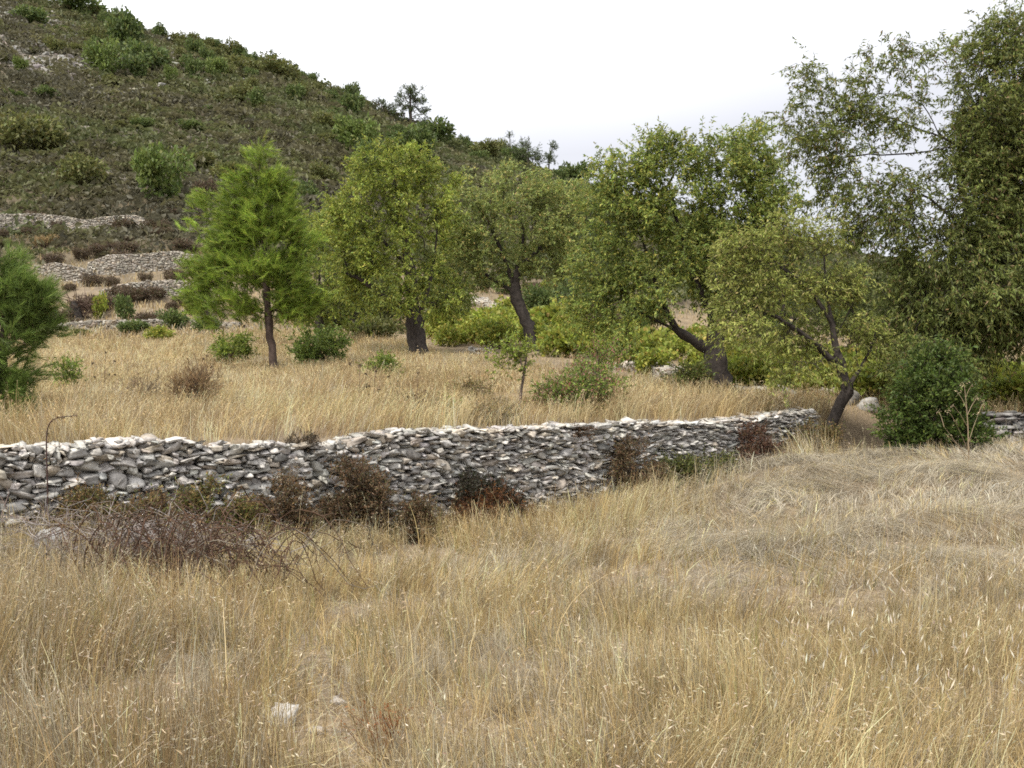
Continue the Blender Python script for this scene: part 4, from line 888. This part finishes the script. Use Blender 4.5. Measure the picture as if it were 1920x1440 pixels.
    # rusty low plant at the lower edge of the picture
    Y = 4.1; b = on(735, Y); root = thing('rusty_weed', b, 'small rusty orange dead weed at the bottom of the picture', 'dead weed'); w_ = []; T = []
    for j in range(34):
        e = b + np.array([R.normal() * .09, R.normal() * .07, .10 + .2 * R.random()]); m = b * .5 + e * .5 + R.normal(size=3) * .02; w_.append(tube(np.array([b + R.normal(size=3) * .01, m, e]), [.0022, .0018, .0012], 3, (.2, .085, .035))); T += [e, m * .4 + e * .6]
    T = np.array(T); mesh('stems', w_, M_BARK, root); mesh('foliage', [leaves(np.repeat(T, 3, 0) + .012 * R.normal(size=(len(T) * 3, 3)), R.normal(size=(len(T) * 3, 3)), .016, .006, pick([(.32, .14, .05), (.24, .10, .04)], [1, 1], len(T) * 3))], M_LEAF, root)
field_shrubs()

# ------------------------------------------------------------------ loose rocks
def rock(label, px, Y, wpx, hpx, col, name='stone', dz=0):
    s = Y / F; b = on(px, Y); hw = wpx * s * .55; hh = hpx * s * .6
    V, Fq, c = stones(np.array([b + [0, 0, hh * .55 + dz]]), np.array([[hw, hw * .7, hh]]), np.array([R.normal() * .3]), np.array([col]), 7)
    o = mesh(name, [(V, Fq, c)], M_STONE); rebase(o, b); return tag(o, label, 'stone')
rock('white elongated stone lying in the near grass, left of centre', 524, 4.66, 54, 20, (.50, .48, .44), dz=.02)
rock('smaller flat pale stone beside the white elongated one', 594, 4.58, 30, 10, (.34, .30, .25))
rock('smallest pale stone, lying just behind the white elongated one and its flat neighbour', 632, 4.98, 22, 9, (.37, .34, .30))
rock('pale angular block at the foot of the wall behind the grey twigs', 92, 8.5, 60, 62, (.34, .335, .325), 'boulder', .06)
rock('pale grey boulder on the slope past the end of the wall, left of the other', 1598, 18.4, 26, 30, (.28, .265, .24), 'boulder', .02)
rock('broad whitish boulder on the slope past the end of the wall', 1630, 18.2, 34, 24, (.31, .295, .27), 'boulder')
rock('flat pale stone on top of the bank under the yellow vines', 1478, 20.2, 34, 10, (.27, .255, .23), dz=.04)

# ------------------------------------------------------------------ farther walls
def far_wall(label, pts, hpx, big=(.10, .34, .04, .14), cap=2.2, Ys=None, pale=1.0, core=True, off=0):
    P = []
    for i, (px, py) in enumerate(pts):
        P.append(ground_px(px, py) if Ys is None else on(px, Ys[i]))
    P = np.array(P); s = np.concatenate([[0], np.cumsum(np.linalg.norm(np.diff(P[:, :2], axis=0), axis=1))]); hp = np.interp(s, s, np.broadcast_to(hpx, (len(pts),)) * P[:, 1] / F)
    base = lambda u: float(np.interp(u, s, P[:, 2])) - .15
    topf = lambda u: float(np.interp(u, s, P[:, 2] + hp) + .75 * (vn(np.array(u * .55), np.array(2.), 7) - .55) * min(1., hp.mean()))
    dry_wall('dry_stone_wall', label, P, topf, base, *big, thick=.8, res=.05, cap=cap, core=core, cols=[tuple(np.array(c) * pale * np.array([.74, .71, .66])) for c in STONE_C])
def far_walls():
    far_wall('highest pale stone terrace wall low on the slope at the left', [(-60, 438), (60, 436), (160, 440), (250, 438), (318, 442)], [30, 30, 28, 26, 14], pale=1.25)
    far_wall('curved pale stone terrace wall left of the young pine, halfway up the terraces', [(163, 512), (215, 518), (270, 510), (330, 508), (392, 512)], [22, 34, 30, 32, 20], pale=1.15)
    far_wall('short pale terrace wall below and left of the curved one', [(62, 512), (110, 530), (150, 532), (182, 524)], [14, 30, 26, 8], pale=1.1)
    far_wall('lower pale rubble wall beside the young pine, above the dry field edge', [(185, 556), (245, 560), (310, 558), (380, 556)], [12, 22, 28, 24], pale=1.15)
    far_wall('long low dark wall edging the far side of the golden field', [(95, 622), (200, 618), (300, 616), (440, 618)], [14, 13, 14, 12], big=(.14, .4, .06, .18))
    far_wall('pale wall line slanting down behind the leaning almond trunk', [(880, 566), (905, 580), (940, 606)], [9, 10, 11], pale=1.35)
    far_wall('straight pale wall line across the vines behind the leaning almond trunk', [(878, 634), (940, 634), (1010, 632), (1060, 630), (1120, 626)], [7, 7, 7, 9, 9], pale=1.35)
    far_wall('short broken pale wall piece left of the sapling', [(876, 664), (920, 664)], [11, 9], pale=1.3)
    far_wall('low stone wall in the field running down toward the big almond trunk', [(1152, 690), (1200, 702), (1252, 716)], [12, 16, 18], big=(.12, .3, .05, .12), pale=1.1)
    far_wall('pale low wall peeping out behind the big almond trunk', [(1240, 655), (1290, 652), (1330, 665), (1400, 690)], [9, 8, 8, 8], pale=1.3)
    far_wall('thin pale stone edge under the vines, right of the big almond trunk', [(1365, 734), (1440, 738), (1520, 742), (1580, 748)], [8, 9, 9, 12], big=(.1, .3, .05, .12), pale=1.2)
    far_wall('faint pale wall line high behind the leaning almond tree', [(1030, 500), (1080, 504), (1125, 512)], [5, 6, 5], pale=1.3)
    a = np.linspace(ax(1858), ax(2150), 20); Yw = np.full(20, 16.15); path = np.c_[a * Yw, Yw, 0 * a]
    dry_wall('dry_stone_wall', 'dark slabby dry stone wall at the right edge beside the evergreen shrub', path, lambda u: .84 + .06 * math.sin(u * 3), lambda u: float(H(2150 * 0 + ax(1858) * 16.1 + u, 16.1)) - .05, .12, .42, .03, .07, thick=.5, cols=[(.22, .21, .2), (.3, .29, .27), (.16, .15, .14)], wts=[2, 1, 2])
far_walls()
# ------------------------------------------------------------------ bushes as copies of a few grown ones
def bush_mesh(name, cols, wts, n=1500, ln=.17, wd=.085, tall=1.0, lumps=7, mat=None):
    """one mesh, unit radius, base at the origin"""
    P, D = [], []
    bl = [(np.array([0, 0, .42 * tall]), np.array([.62, .62, .42 * tall]), 1.3)]
    for i in range(lumps):
        an = R.random() * 6.28; rr = .25 + .38 * R.random(); r_ = .25 + .2 * R.random()
        bl.append((np.array([math.cos(an) * rr, math.sin(an) * rr, tall * (.25 + .5 * R.random())]), np.array([r_, r_, r_ * .85]), 1))
    T = sample_blobs(bl, n, 3.2); T[:, 2] = np.abs(T[:, 2])
    c = np.array([0, 0, .3 * tall]); D = nrm(T - c) * .6 + R.normal(size=T.shape) * .6
    k = fbm(T[:, 0] * 3 + T[:, 2] * 2, T[:, 1] * 3, 301 + lumps, 2)[:, None]
    cl = np.clip(pick(cols, wts, n) * (.7 + .6 * k), .004, .9)
    o = mesh(name, [leaves(T, D, ln * (.6 + .7 * R.random(n)), wd, cl)], mat or M_LEAF)
    return o
def copy_to(src, p, sx, sz, rot, label, cat, group, name=None):
    o = src.copy()
    for k in list(o.keys()):
        if k in ('label', 'category', 'group', 'kind'): del o[k]
    if name: o.name = name
    COL.objects.link(o); o.location = tuple(float(v) for v in p); o.rotation_euler = (0, 0, rot); o.scale = (sx, sx, sz)
    for ch in src.children:
        c = ch.copy(); COL.objects.link(c); c.parent = o
    return tag(o, label, cat, group)
PROT = {}
def protos():
    PROT['green'] = [bush_mesh('hill_bush', [(0.098, 0.137, 0.039), (0.124, 0.163, 0.044), (0.075, 0.107, 0.034), (0.169, 0.189, 0.058)], [3, 3, 2, 1], lumps=7 + i) for i in range(4)]
    PROT['olive'] = [bush_mesh('hill_bush', [(0.137, 0.150, 0.044), (0.163, 0.169, 0.052), (0.104, 0.114, 0.039), (0.182, 0.166, 0.058)], [3, 2, 2, 1], lumps=7 + i) for i in range(4)]
    PROT['bright'] = [bush_mesh('hill_bush', [(0.150, 0.202, 0.049), (0.117, 0.163, 0.042), (0.182, 0.221, 0.058)], [3, 2, 2], lumps=8 + i, tall=1.1) for i in range(3)]
    PROT['brown'] = [bush_mesh('heath_shrub', [(.12, .085, .055), (.145, .10, .062), (.09, .07, .048), (.115, .11, .05)], [3, 2, 2, 1], lumps=6 + i, wd=.06) for i in range(3)]
    PROT['straw'] = [bush_mesh('grass_tussock', [(.34, .255, .13), (.27, .19, .09), (.24, .16, .07)], [3, 2, 2], lumps=5, wd=.04, ln=.3)]
    PROT['rust'] = [bush_mesh('heath_shrub', [(.25, .11, .065), (.19, .085, .055), (.22, .135, .08)], [3, 2, 2], lumps=6)]
    PROT['vine'] = [bush_mesh('grape_vine', [(.27, .305, .05), (.22, .26, .042), (.34, .325, .06), (.15, .19, .036), (.38, .29, .075)], [3.5, 3, 2, 1.5, .6], n=900, ln=.15, wd=.13, lumps=7 + i) for i in range(4)]
used = {}
def put(kind, p, wm, hm, label, cat, group, name=None):
    L_ = PROT[kind]; i = int(R.integers(len(L_))); src = L_[i]; key = (kind, i)
    if key not in used:
        used[key] = 1; o = src; o.location = tuple(float(v) for v in p); o.scale = (wm / 2, wm / 2, hm); o.rotation_euler = (0, 0, R.random() * 6.28)
        return tag(o, label, cat, group)
    return copy_to(src, p, wm / 2, hm, R.random() * 6.28, label, cat, group)
def hill_point(px, py):
    p = ground_px(px, py)
    return on(px, 199.) if p[1] > 212 else p
def hillside():
    protos()
    G = 'bushes scattered over the hillside'
    named = [
        ('bright', 300, 378, 112, 92, 'large bright green round bush on the slope above the young pine, left of it'),
        ('olive', 55, 285, 140, 78, 'broad olive bush near the picture edge, halfway up the hill'),
        ('olive', 150, 352, 105, 72, 'olive bush left of the large bright green round one'),
        ('green', 238, 92, 90, 72, 'tall dark green bush clump near the top of the hill'),
        ('green', 275, 135, 110, 60, 'wide dark green bush below the tall clump near the hilltop'),
        ('bright', 196, 142, 72, 58, 'lighter green bush left in the group high on the hill'),
        ('green', 250, 152, 70, 50, 'dark bush in the lower middle of the group high on the hill'),
        ('bright', 320, 158, 28, 32, 'tiny bright green bush at the lower right of the group high on the hill'),
        ('olive', 298, 130, 45, 40, 'small olive bush among the group high on the hill'),
        ('green', 365, 112, 52, 36, 'dark bush in front of the pale scree below the skyline'),
        ('bright', 402, 150, 48, 40, 'light green bush below the skyline, left of a long olive clump'),
        ('olive', 455, 142, 90, 40, 'long olive clump below the skyline'),
        ('olive', 530, 152, 100, 44, 'olive clump right of the long one below the skyline'),
        ('olive', 108, 100, 44, 30, 'yellowish olive bush in the scree at the upper left'),
        ('bright', 38, 138, 30, 26, 'tiny bright bush under the scree at the upper left'),
        ('green', 50, 45, 80, 36, 'dark bush at the upper left corner above the scree'),
        ('green', 165, 22, 110, 44, 'dark bush on the hilltop, left of the skyline\'s start'),
        ('green', 655, 218, 60, 44, 'green bush just below the skyline, left of the ridge pines'),
        ('bright', 668, 292, 95, 66, 'soft green bush directly above the yellowish almond crown'),
        ('green', 700, 330, 80, 70, 'darker green bush half hidden behind the yellowish almond crown'),
        ('green', 575, 388, 70, 46, 'very dark bush right of the young pine top'),
        ('olive', 610, 345, 70, 40, 'olive bush above and right of the young pine top'),
        ('olive', 430, 345, 80, 44, 'olive bush behind the young pine, left of its top'),
        ('brown', 380, 385, 70, 46, 'dark brown bush behind the young pine crown\'s left lobe'),
        ('green', 815, 272, 95, 44, 'dark bush on the ridge at the foot of the big ridge pine'),
        ('green', 770, 300, 110, 60, 'bush mass under the big ridge pine'),
        ('olive', 905, 296, 75, 34, 'olive bush on the ridge right of the big ridge pine'),
        ('green', 960, 308, 70, 34, 'bush on the ridge under the thin bare pine'),
        ('green', 1075, 345, 70, 40, 'bush where the ridge meets the big almond crown'),
        ('green', 1610, 590, 75, 62, 'round green bush seen between the small sparse tree and the tallest almond'),
    ]
    for kd, px, py, w_, h_, lab in named:
        p = hill_point(px, py); s = p[1] / F; put(kd, p, w_ * s * 1.05, h_ * s, lab, 'bush', G)
    for px in np.arange(190, 1120, 22.0):
        if 735 < px < 800: continue
        ys = float(np.interp(px, [180, 330, 500, 610, 740, 850, 890, 1050, 1120], [0, 45, 110, 165, 215, 265, 288, 310, 340])); q = px + 9 * R.normal(); p = on(q, 186 + 16 * R.random()); s = p[1] / F
        w_ = 18 + 30 * R.random() ** 1.5; put(('green', 'olive', 'green')[int(R.integers(3))], p, w_ * s, w_ * s * (.5 + .5 * R.random()), 'one of the dark green bushes lined up along the skyline of the hill', 'bush', 'bushes along the skyline of the hill')
    for i in range(46):
        px = 150 + 500 * R.random(); ys = float(np.interp(px, [180, 330, 500, 610, 740], [0, 45, 110, 165, 215])); py = ys + 12 + 95 * R.random() ** 1.4
        p = hill_point(px, py); w_ = 2.2 + 2.9 * R.random(); put(('green', 'olive', 'olive', 'green')[int(R.integers(4))], p, w_, w_ * (.55 + .35 * R.random()), 'one of the bushes crowding together under the crest of the hill', 'bush', 'bushes crowding under the crest of the hill')
    for i in range(125):
        px = -60 + 1180 * R.random(); Y = 95 + 88 * R.random() ** .8; p = on(px, Y); k = fbm(np.array(p[0] * .03), np.array(p[1] * .05), 401, 3)
        kd = 'green' if R.random() < .25 + .6 * sm(150, 185, Y) else 'olive'
        w_ = 1.8 + 2.6 * R.random() ** 2; hgt = w_ * (.3 + .25 * R.random())
        put(kd, p, w_, hgt, 'one of the %s bushes scattered over the open hillside' % ('dark green' if kd == 'green' else 'olive green'), 'bush', '%s bushes scattered over the hillside' % kd)
    for i in range(46):
        px = 800 + 420 * R.random(); p = on(px, 40 + 46 * R.random() ** 1.3); w_ = 1.3 + 1.9 * R.random()
        put(('olive', 'vine', 'bright', 'olive', 'brown')[int(R.integers(5))], p, w_, w_ * (.35 + .25 * R.random()), 'one of the low shrubs covering the slope behind the leaning almond', 'bush', 'low shrubs on the slope behind the leaning almond')
    for i in range(34):
        px = 1080 + 950 * R.random(); p = on(px, 65 + 125 * R.random()); w_ = 2 + 3.5 * R.random() ** 1.6
        put('green' if R.random() < .6 else 'olive', p, w_, w_ * .6, 'one of the bushes on the far slope behind the almond trees', 'bush', 'bushes on the far slope behind the almond trees')
    # brown heath low on the terraces
    B = 'brown heath shrubs on the terraces'
    for px, py, w_, h_, lab in ((70, 424, 62, 24, 'dark heath shrub lying over the highest terrace wall, near the picture edge'), (232, 440, 60, 26, 'heath shrub against the highest terrace wall, left of two'), (290, 440, 56, 24, 'heath shrub against the highest terrace wall, right of two'),
                                (85, 468, 56, 22, 'golden straw tussock below the highest terrace wall'), (325, 418, 34, 22, 'small heath shrub above the right end of the highest terrace wall'), (228, 505, 50, 34, 'heath shrub growing on the curved terrace wall'), (345, 478, 70, 26, 'heath shrub above the right end of the curved terrace wall'),
                                (150, 488, 36, 20, 'dark heath shrub left of the curved terrace wall'), (228, 560, 56, 24, 'heath shrub in front of the lower rubble wall, left of two'), (285, 564, 66, 26, 'heath shrub in front of the lower rubble wall, right of two'), (330, 532, 60, 24, 'heath shrub between the curved wall and the lower rubble wall'), (212, 540, 30, 18, 'small grey green shrub at the right end of the short terrace wall'),
                                (275, 534, 30, 20, 'small heath shrub above the lower rubble wall')):
        p = ground_px(px, py); s = p[1] / F; kd = 'straw' if 'straw' in lab else 'brown'; put(kd, p, w_ * s * 1.1, h_ * s * 1.1, lab, 'tussock' if kd == 'straw' else 'heath shrub', None if kd == 'straw' else B)
    for i in range(46):
        px = -60 + 480 * R.random(); p = on(px, 52 + 38 * R.random()); w_ = .8 + 1.5 * R.random()
        put('brown', p, w_, w_ * .45, 'one of the small brown heath shrubs dotted over the left terraces', 'heath shrub', B)
    # shrubs along the far edge of the golden field
    E = 'green shrubs along the far field edge'
    for px, py, w_, h_, kd, lab in ((185, 598, 34, 44, 'vine', 'yellow green little bush beside the dead stump'), (232, 600, 40, 42, 'green', 'green bush right of the yellow one beside the dead stump'), (325, 618, 60, 34, 'green', 'dark green bush on the far field wall'), (255, 628, 70, 26, 'green', 'low dark bush in front of the far field wall, left part'), (150, 632, 46, 16, 'olive', 'low olive bush at the left end of the far field wall'),
                                    (300, 640, 60, 28, 'vine', 'pale green clump in front of the far field wall'), (360, 590, 40, 26, 'vine', 'yellow green bush left of the young pine\'s lowest branches'), (390, 622, 60, 26, 'green', 'dark bush under the young pine\'s left branches'), (690, 640, 110, 44, 'olive', 'dim olive bush in the shade left of the thick almond trunk'), (640, 620, 90, 70, 'green', 'dark bush in the shade between the pine and the thick almond trunk'),
                                    (720, 600, 80, 80, 'green', 'dark bush behind the thick almond trunk'), (675, 610, 120, 110, 'olive', 'tall dim bush under the arching limb of the yellowish almond'), (840, 600, 110, 90, 'olive', 'tall olive bush between the yellowish almond and the leaning one'), (1090, 590, 90, 110, 'green', 'tall green bush just left of the big almond tree'), (1440, 620, 120, 70, 'green', 'wide green bush behind the big almond tree and the small sparse tree'), (840, 640, 80, 60, 'vine', 'yellow green bush right of the thick almond trunk'), (1055, 628, 34, 36, 'rust', 'rust red bush on the pale wall line'), (1020, 590, 80, 50, 'green', 'grey green bush right of the leaning almond trunk'), (1048, 560, 40, 34, 'green', 'bluish green bush far behind the leaning almond trunk'),
                                    (1000, 575, 60, 40, 'brown', 'reddish brown shrub far behind the leaning almond trunk'), (1270, 655, 60, 16, 'rust', 'low rusty shrub by the pale wall behind the big almond'), (1680, 650, 70, 60, 'rust', 'faded reddish bush behind the small sparse tree'), (1660, 640, 90, 80, 'olive', 'olive bush behind the small sparse tree\'s right limb'), (1780, 700, 120, 90, 'olive', 'olive bush behind the dark evergreen shrub')):
        p = ground_px(px, py); s = p[1] / F; put(kd, p, w_ * s * 1.1, h_ * s * 1.1, lab, 'bush', E)
    # vines
    def vines(n, p0, p1, y0, y1, lab, w_=1.25, h_=.75):
        for i in range(n):
            Y = y0 + (y1 - y0) * R.random(); px = p0 + (p1 - p0) * R.random(); p = on(px, Y); k = .8 + .5 * R.random()
            put('vine', p, w_ * k * 1.1, h_ * k, lab, 'grape vine', lab.replace('one of the ', ''))
    vines(34, 800, 1010, 33, 52, 'one of the leafy vines around the leaning almond trunk')
    vines(30, 1010, 1180, 29, 50, 'one of the leafy vines between the leaning trunk and the big almond tree')
    vines(52, 1370, 1720, 20.6, 27, 'one of the yellow green vines behind the small tree at the wall end')
    vines(26, 1180, 1400, 26, 40, 'one of the vines behind the big almond trunk')
    vines(34, 1835, 2090, 17.3, 23, 'one of the yellow green vines above the dark wall at the right edge')
    vines(16, 1600, 1860, 18.6, 24, 'one of the vines between the wall end and the dark evergreen shrub', 1.2, .65)
hillside()

def scrub():
    """low garrigue carpet on the hill: nobody could count it"""
    n = 30000; a, Y = scatter(n, -.62, .62, 70, 206, .5); k = R.random(n) < sm(66, 92, Y); x = a * Y; scr = np.exp(-((a + .45) / .06) ** 2 - ((Y - 150 - 40 * (a + .45)) / 8) ** 2) + np.exp(-((a + .47) / .05) ** 2 - ((Y - 178) / 10) ** 2) + np.exp(-((a + .31) / .03) ** 2 - ((Y - 182) / 7) ** 2); k &= R.random(n) > .85 * scr; a, Y = a[k], Y[k]; n = len(a); x = a * Y; z = H(x, Y)
    m = 26; r = (.45 + 1.5 * R.random(n) ** 3.0) * (.8 + Y / 400)
    d = R.normal(size=(n, m, 3)); d[..., 2] = np.abs(d[..., 2]); d = nrm(d) * (.75 + .3 * R.random((n, m, 1)))
    P = (np.stack([x, Y, z], -1)[:, None] + d * r[:, None, None] * np.array([1, 1, .62])).reshape(-1, 3); D = np.cross(d, R.normal(size=d.shape)).reshape(-1, 3); hint = d.reshape(-1, 3)
    zone = fbm(x * .045, Y * .07, 501, 4) + .06 * R.normal(size=n); pal = np.array([(.108, .10, .062), (.118, .108, .058), (.128, .12, .058), (.128, .13, .054), (.112, .125, .05)])
    i = np.clip(((zone - .34) / .30 * 5 + .5 * R.normal(size=n)).astype(int), 0, 4)
    c = np.repeat(pal[i] * (1 + .14 * R.normal(size=(n, 1))), m, 0) * (1 + .06 * R.normal(size=(n * m, 1)))
    o = mesh('hillside_scrub', [leaves(P, D, np.repeat(.36 * r + .12, m) * (.7 + .6 * R.random(n * m)), np.repeat(.20 * r + .07, m), np.clip(c, .008, .6), hint=np.cross(D, hint) * 2)], M_LEAF)
    tag(o, 'low brown and olive scrub carpeting the hillside', 'scrub', kind='stuff')
    # broken rock lying in the scree patches
    n = 2600; q = R.integers(0, 3, n); cx = np.array([[-.45, 150], [-.48, 178], [-.31, 182]])[q]; sp = np.array([[.06, 7], [.05, 8], [.03, 6]])[q]
    a = cx[:, 0] + sp[:, 0] * R.normal(size=n); Y = cx[:, 1] + sp[:, 1] * R.normal(size=n); x = a * Y
    s = .12 + .5 * R.random(n) ** 3; C = np.stack([x, Y, H(x, Y) + s * .1], -1)
    o = mesh('scree', [stones(C, np.stack([s, s * .8, s * .5], -1), R.random(n) * 6, pick(STONE_C, STONE_W, n) * .75, 4)], M_STONE); tag(o, 'pale broken rock strewn high on the left of the hill', 'scree', kind='stuff')
    n = 900; a = -.62 + 1.1 * R.random(n); Y = 86 + 110 * R.random(n); x = a * Y; k = fbm(x * .06, Y * .1, 511, 3) > .56; x, Y = x[k], Y[k]; n = len(x); s = .2 + .6 * R.random(n) ** 3
    o = mesh('outcrop_stones', [stones(np.stack([x, Y, H(x, Y) + .1], -1), np.stack([s * 1.5, s * .8, s * .4], -1), .3 * R.normal(size=n), pick(STONE_C, STONE_W, n) * .75, 4)], M_STONE); tag(o, 'pale stones showing through the scrub on the hill', 'stones', kind='stuff')
scrub()
for L_ in PROT.values():
    for o in L_:
        if 'label' not in o: bpy.data.objects.remove(o)

def ridge_trees():
    PD = [(.08, .115, .04), (.10, .135, .045), (.065, .09, .035), (.13, .15, .055)]
    def rp(label, px, Y, base_py, trunk, bl, tips, rmax=.28, nl=14):
        tr = [at(*p, Y) for p in trunk]; g = float(H(tr[0][0], tr[0][1])); tr[0][2] = min(g, tr[0][2]) - .2
        root = thing('pine_tree', (tr[0][0], tr[0][1], g), label, 'pine tree', 'pines on the ridge'); T = sample_blobs(px_blobs(bl, Y), tips, 2.2)
        wood = skeleton([(tr, None)], T, .05, rmax=rmax, bark=(.09, .075, .065)); lf, tw = leafy(T, nrm(T - tr[-1] + np.array([0, 0, 2.])), 6, nl, .6, .26, .07, PD, [3, 3, 2, 1], -.1, tw=.03)
        mesh('trunk', wood, M_BARK, root, smooth=True); mesh('crown', [lf, tw], M_LEAF, root)
    rp('tallest pine on the ridge, with layered dark crown against the sky', 770, 192, 262, [(772, 265), (771, 235), (769, 200), (770, 172)],
       [(772, 170, 20, 7), (764, 180, 26, 6), (782, 188, 22, 5), (752, 195, 18, 5), (770, 202, 24, 5), (795, 206, 14, 4), (748, 212, 16, 4), (788, 218, 22, 4), (758, 226, 14, 4), (797, 230, 12, 3)], 170, .34)
    rp('smaller spreading pine left of the tallest one on the ridge', 715, 194, 215, [(716, 222), (715, 205), (716, 190)], [(715, 190, 14, 6), (702, 202, 16, 6), (728, 200, 14, 6), (714, 210, 20, 6)], 45, .16)
    rp('tiny open crowned pine leftmost of the three ridge pines', 668, 196, 200, [(668, 200), (667, 185), (668, 172)], [(668, 174, 8, 6), (660, 186, 12, 6), (676, 188, 10, 6)], 26, .12)
    rp('tiny pine poking above the skyline on the left of the hill', 512, 198, 120, [(512, 125), (512, 110), (511, 98)], [(511, 100, 6, 5), (512, 110, 11, 5), (506, 114, 9, 4)], 18, .10)
    rp('thin sparse pine on the low part of the ridge', 955, 196, 295, [(956, 310), (956, 275), (956, 252)], [(956, 255, 6, 6), (950, 268, 12, 6), (962, 275, 12, 7), (955, 286, 16, 6)], 30, .13, 8)
    rp('full rounded pine on the low part of the ridge', 990, 192, 300, [(990, 312), (990, 290), (990, 270)], [(988, 270, 12, 10), (978, 285, 22, 12), (1004, 287, 20, 12), (990, 298, 36, 10)], 80, .2)
    rp('slanting bushy pine at the right end of the low ridge', 1030, 192, 305, [(1028, 318), (1030, 295), (1036, 276)], [(1038, 276, 8, 8), (1026, 292, 16, 8), (1036, 300, 12, 10)], 36, .14)
ridge_trees()

def stump():
    Y = 47.0; b = ground_px(146, 600); Y = b[1]; root = thing('dead_stump', b, 'dark twiggy dead tree stump at the far left edge of the golden field', 'tree stump')
    t = [tube(np.array([b - [0, 0, .2], at(142, 585, Y), at(140, 565, Y)]), [.42, .38, .22], 8, (.05, .042, .036))]; w_ = t
    for i in range(150):
        p = at(146 + 10 * R.normal(), 580 + 10 * R.normal(), Y); d = nrm(np.array([R.normal() * .8 + .25, R.normal() * .7, .8 * R.random() + .1])); L_ = .4 + .7 * R.random(); w_.append(tube(np.array([p, p + d * L_ * .5, p + d * L_ + [0, 0, -.1]]), [.025, .018, .01], 3, (.12, .08, .06)))
    mesh('trunk', w_, M_BARK, root)
    b = ground_px(384, 600); Y = b[1]
    broadleaf('almond_tree', 'dark trunked tree mostly hidden behind the left side of the young pine', float(Y), [(384, 602), (385, 570), (384, 530), (380, 490)], [], [(385, 505, 30, 25), (370, 530, 22, 20), (405, 530, 24, 24)], 50, 6, 9, .16, .07, OLV, [3, 2, 2, 1], rtip=.012, rmax=.28, bark=(.05, .042, .036))
stump()
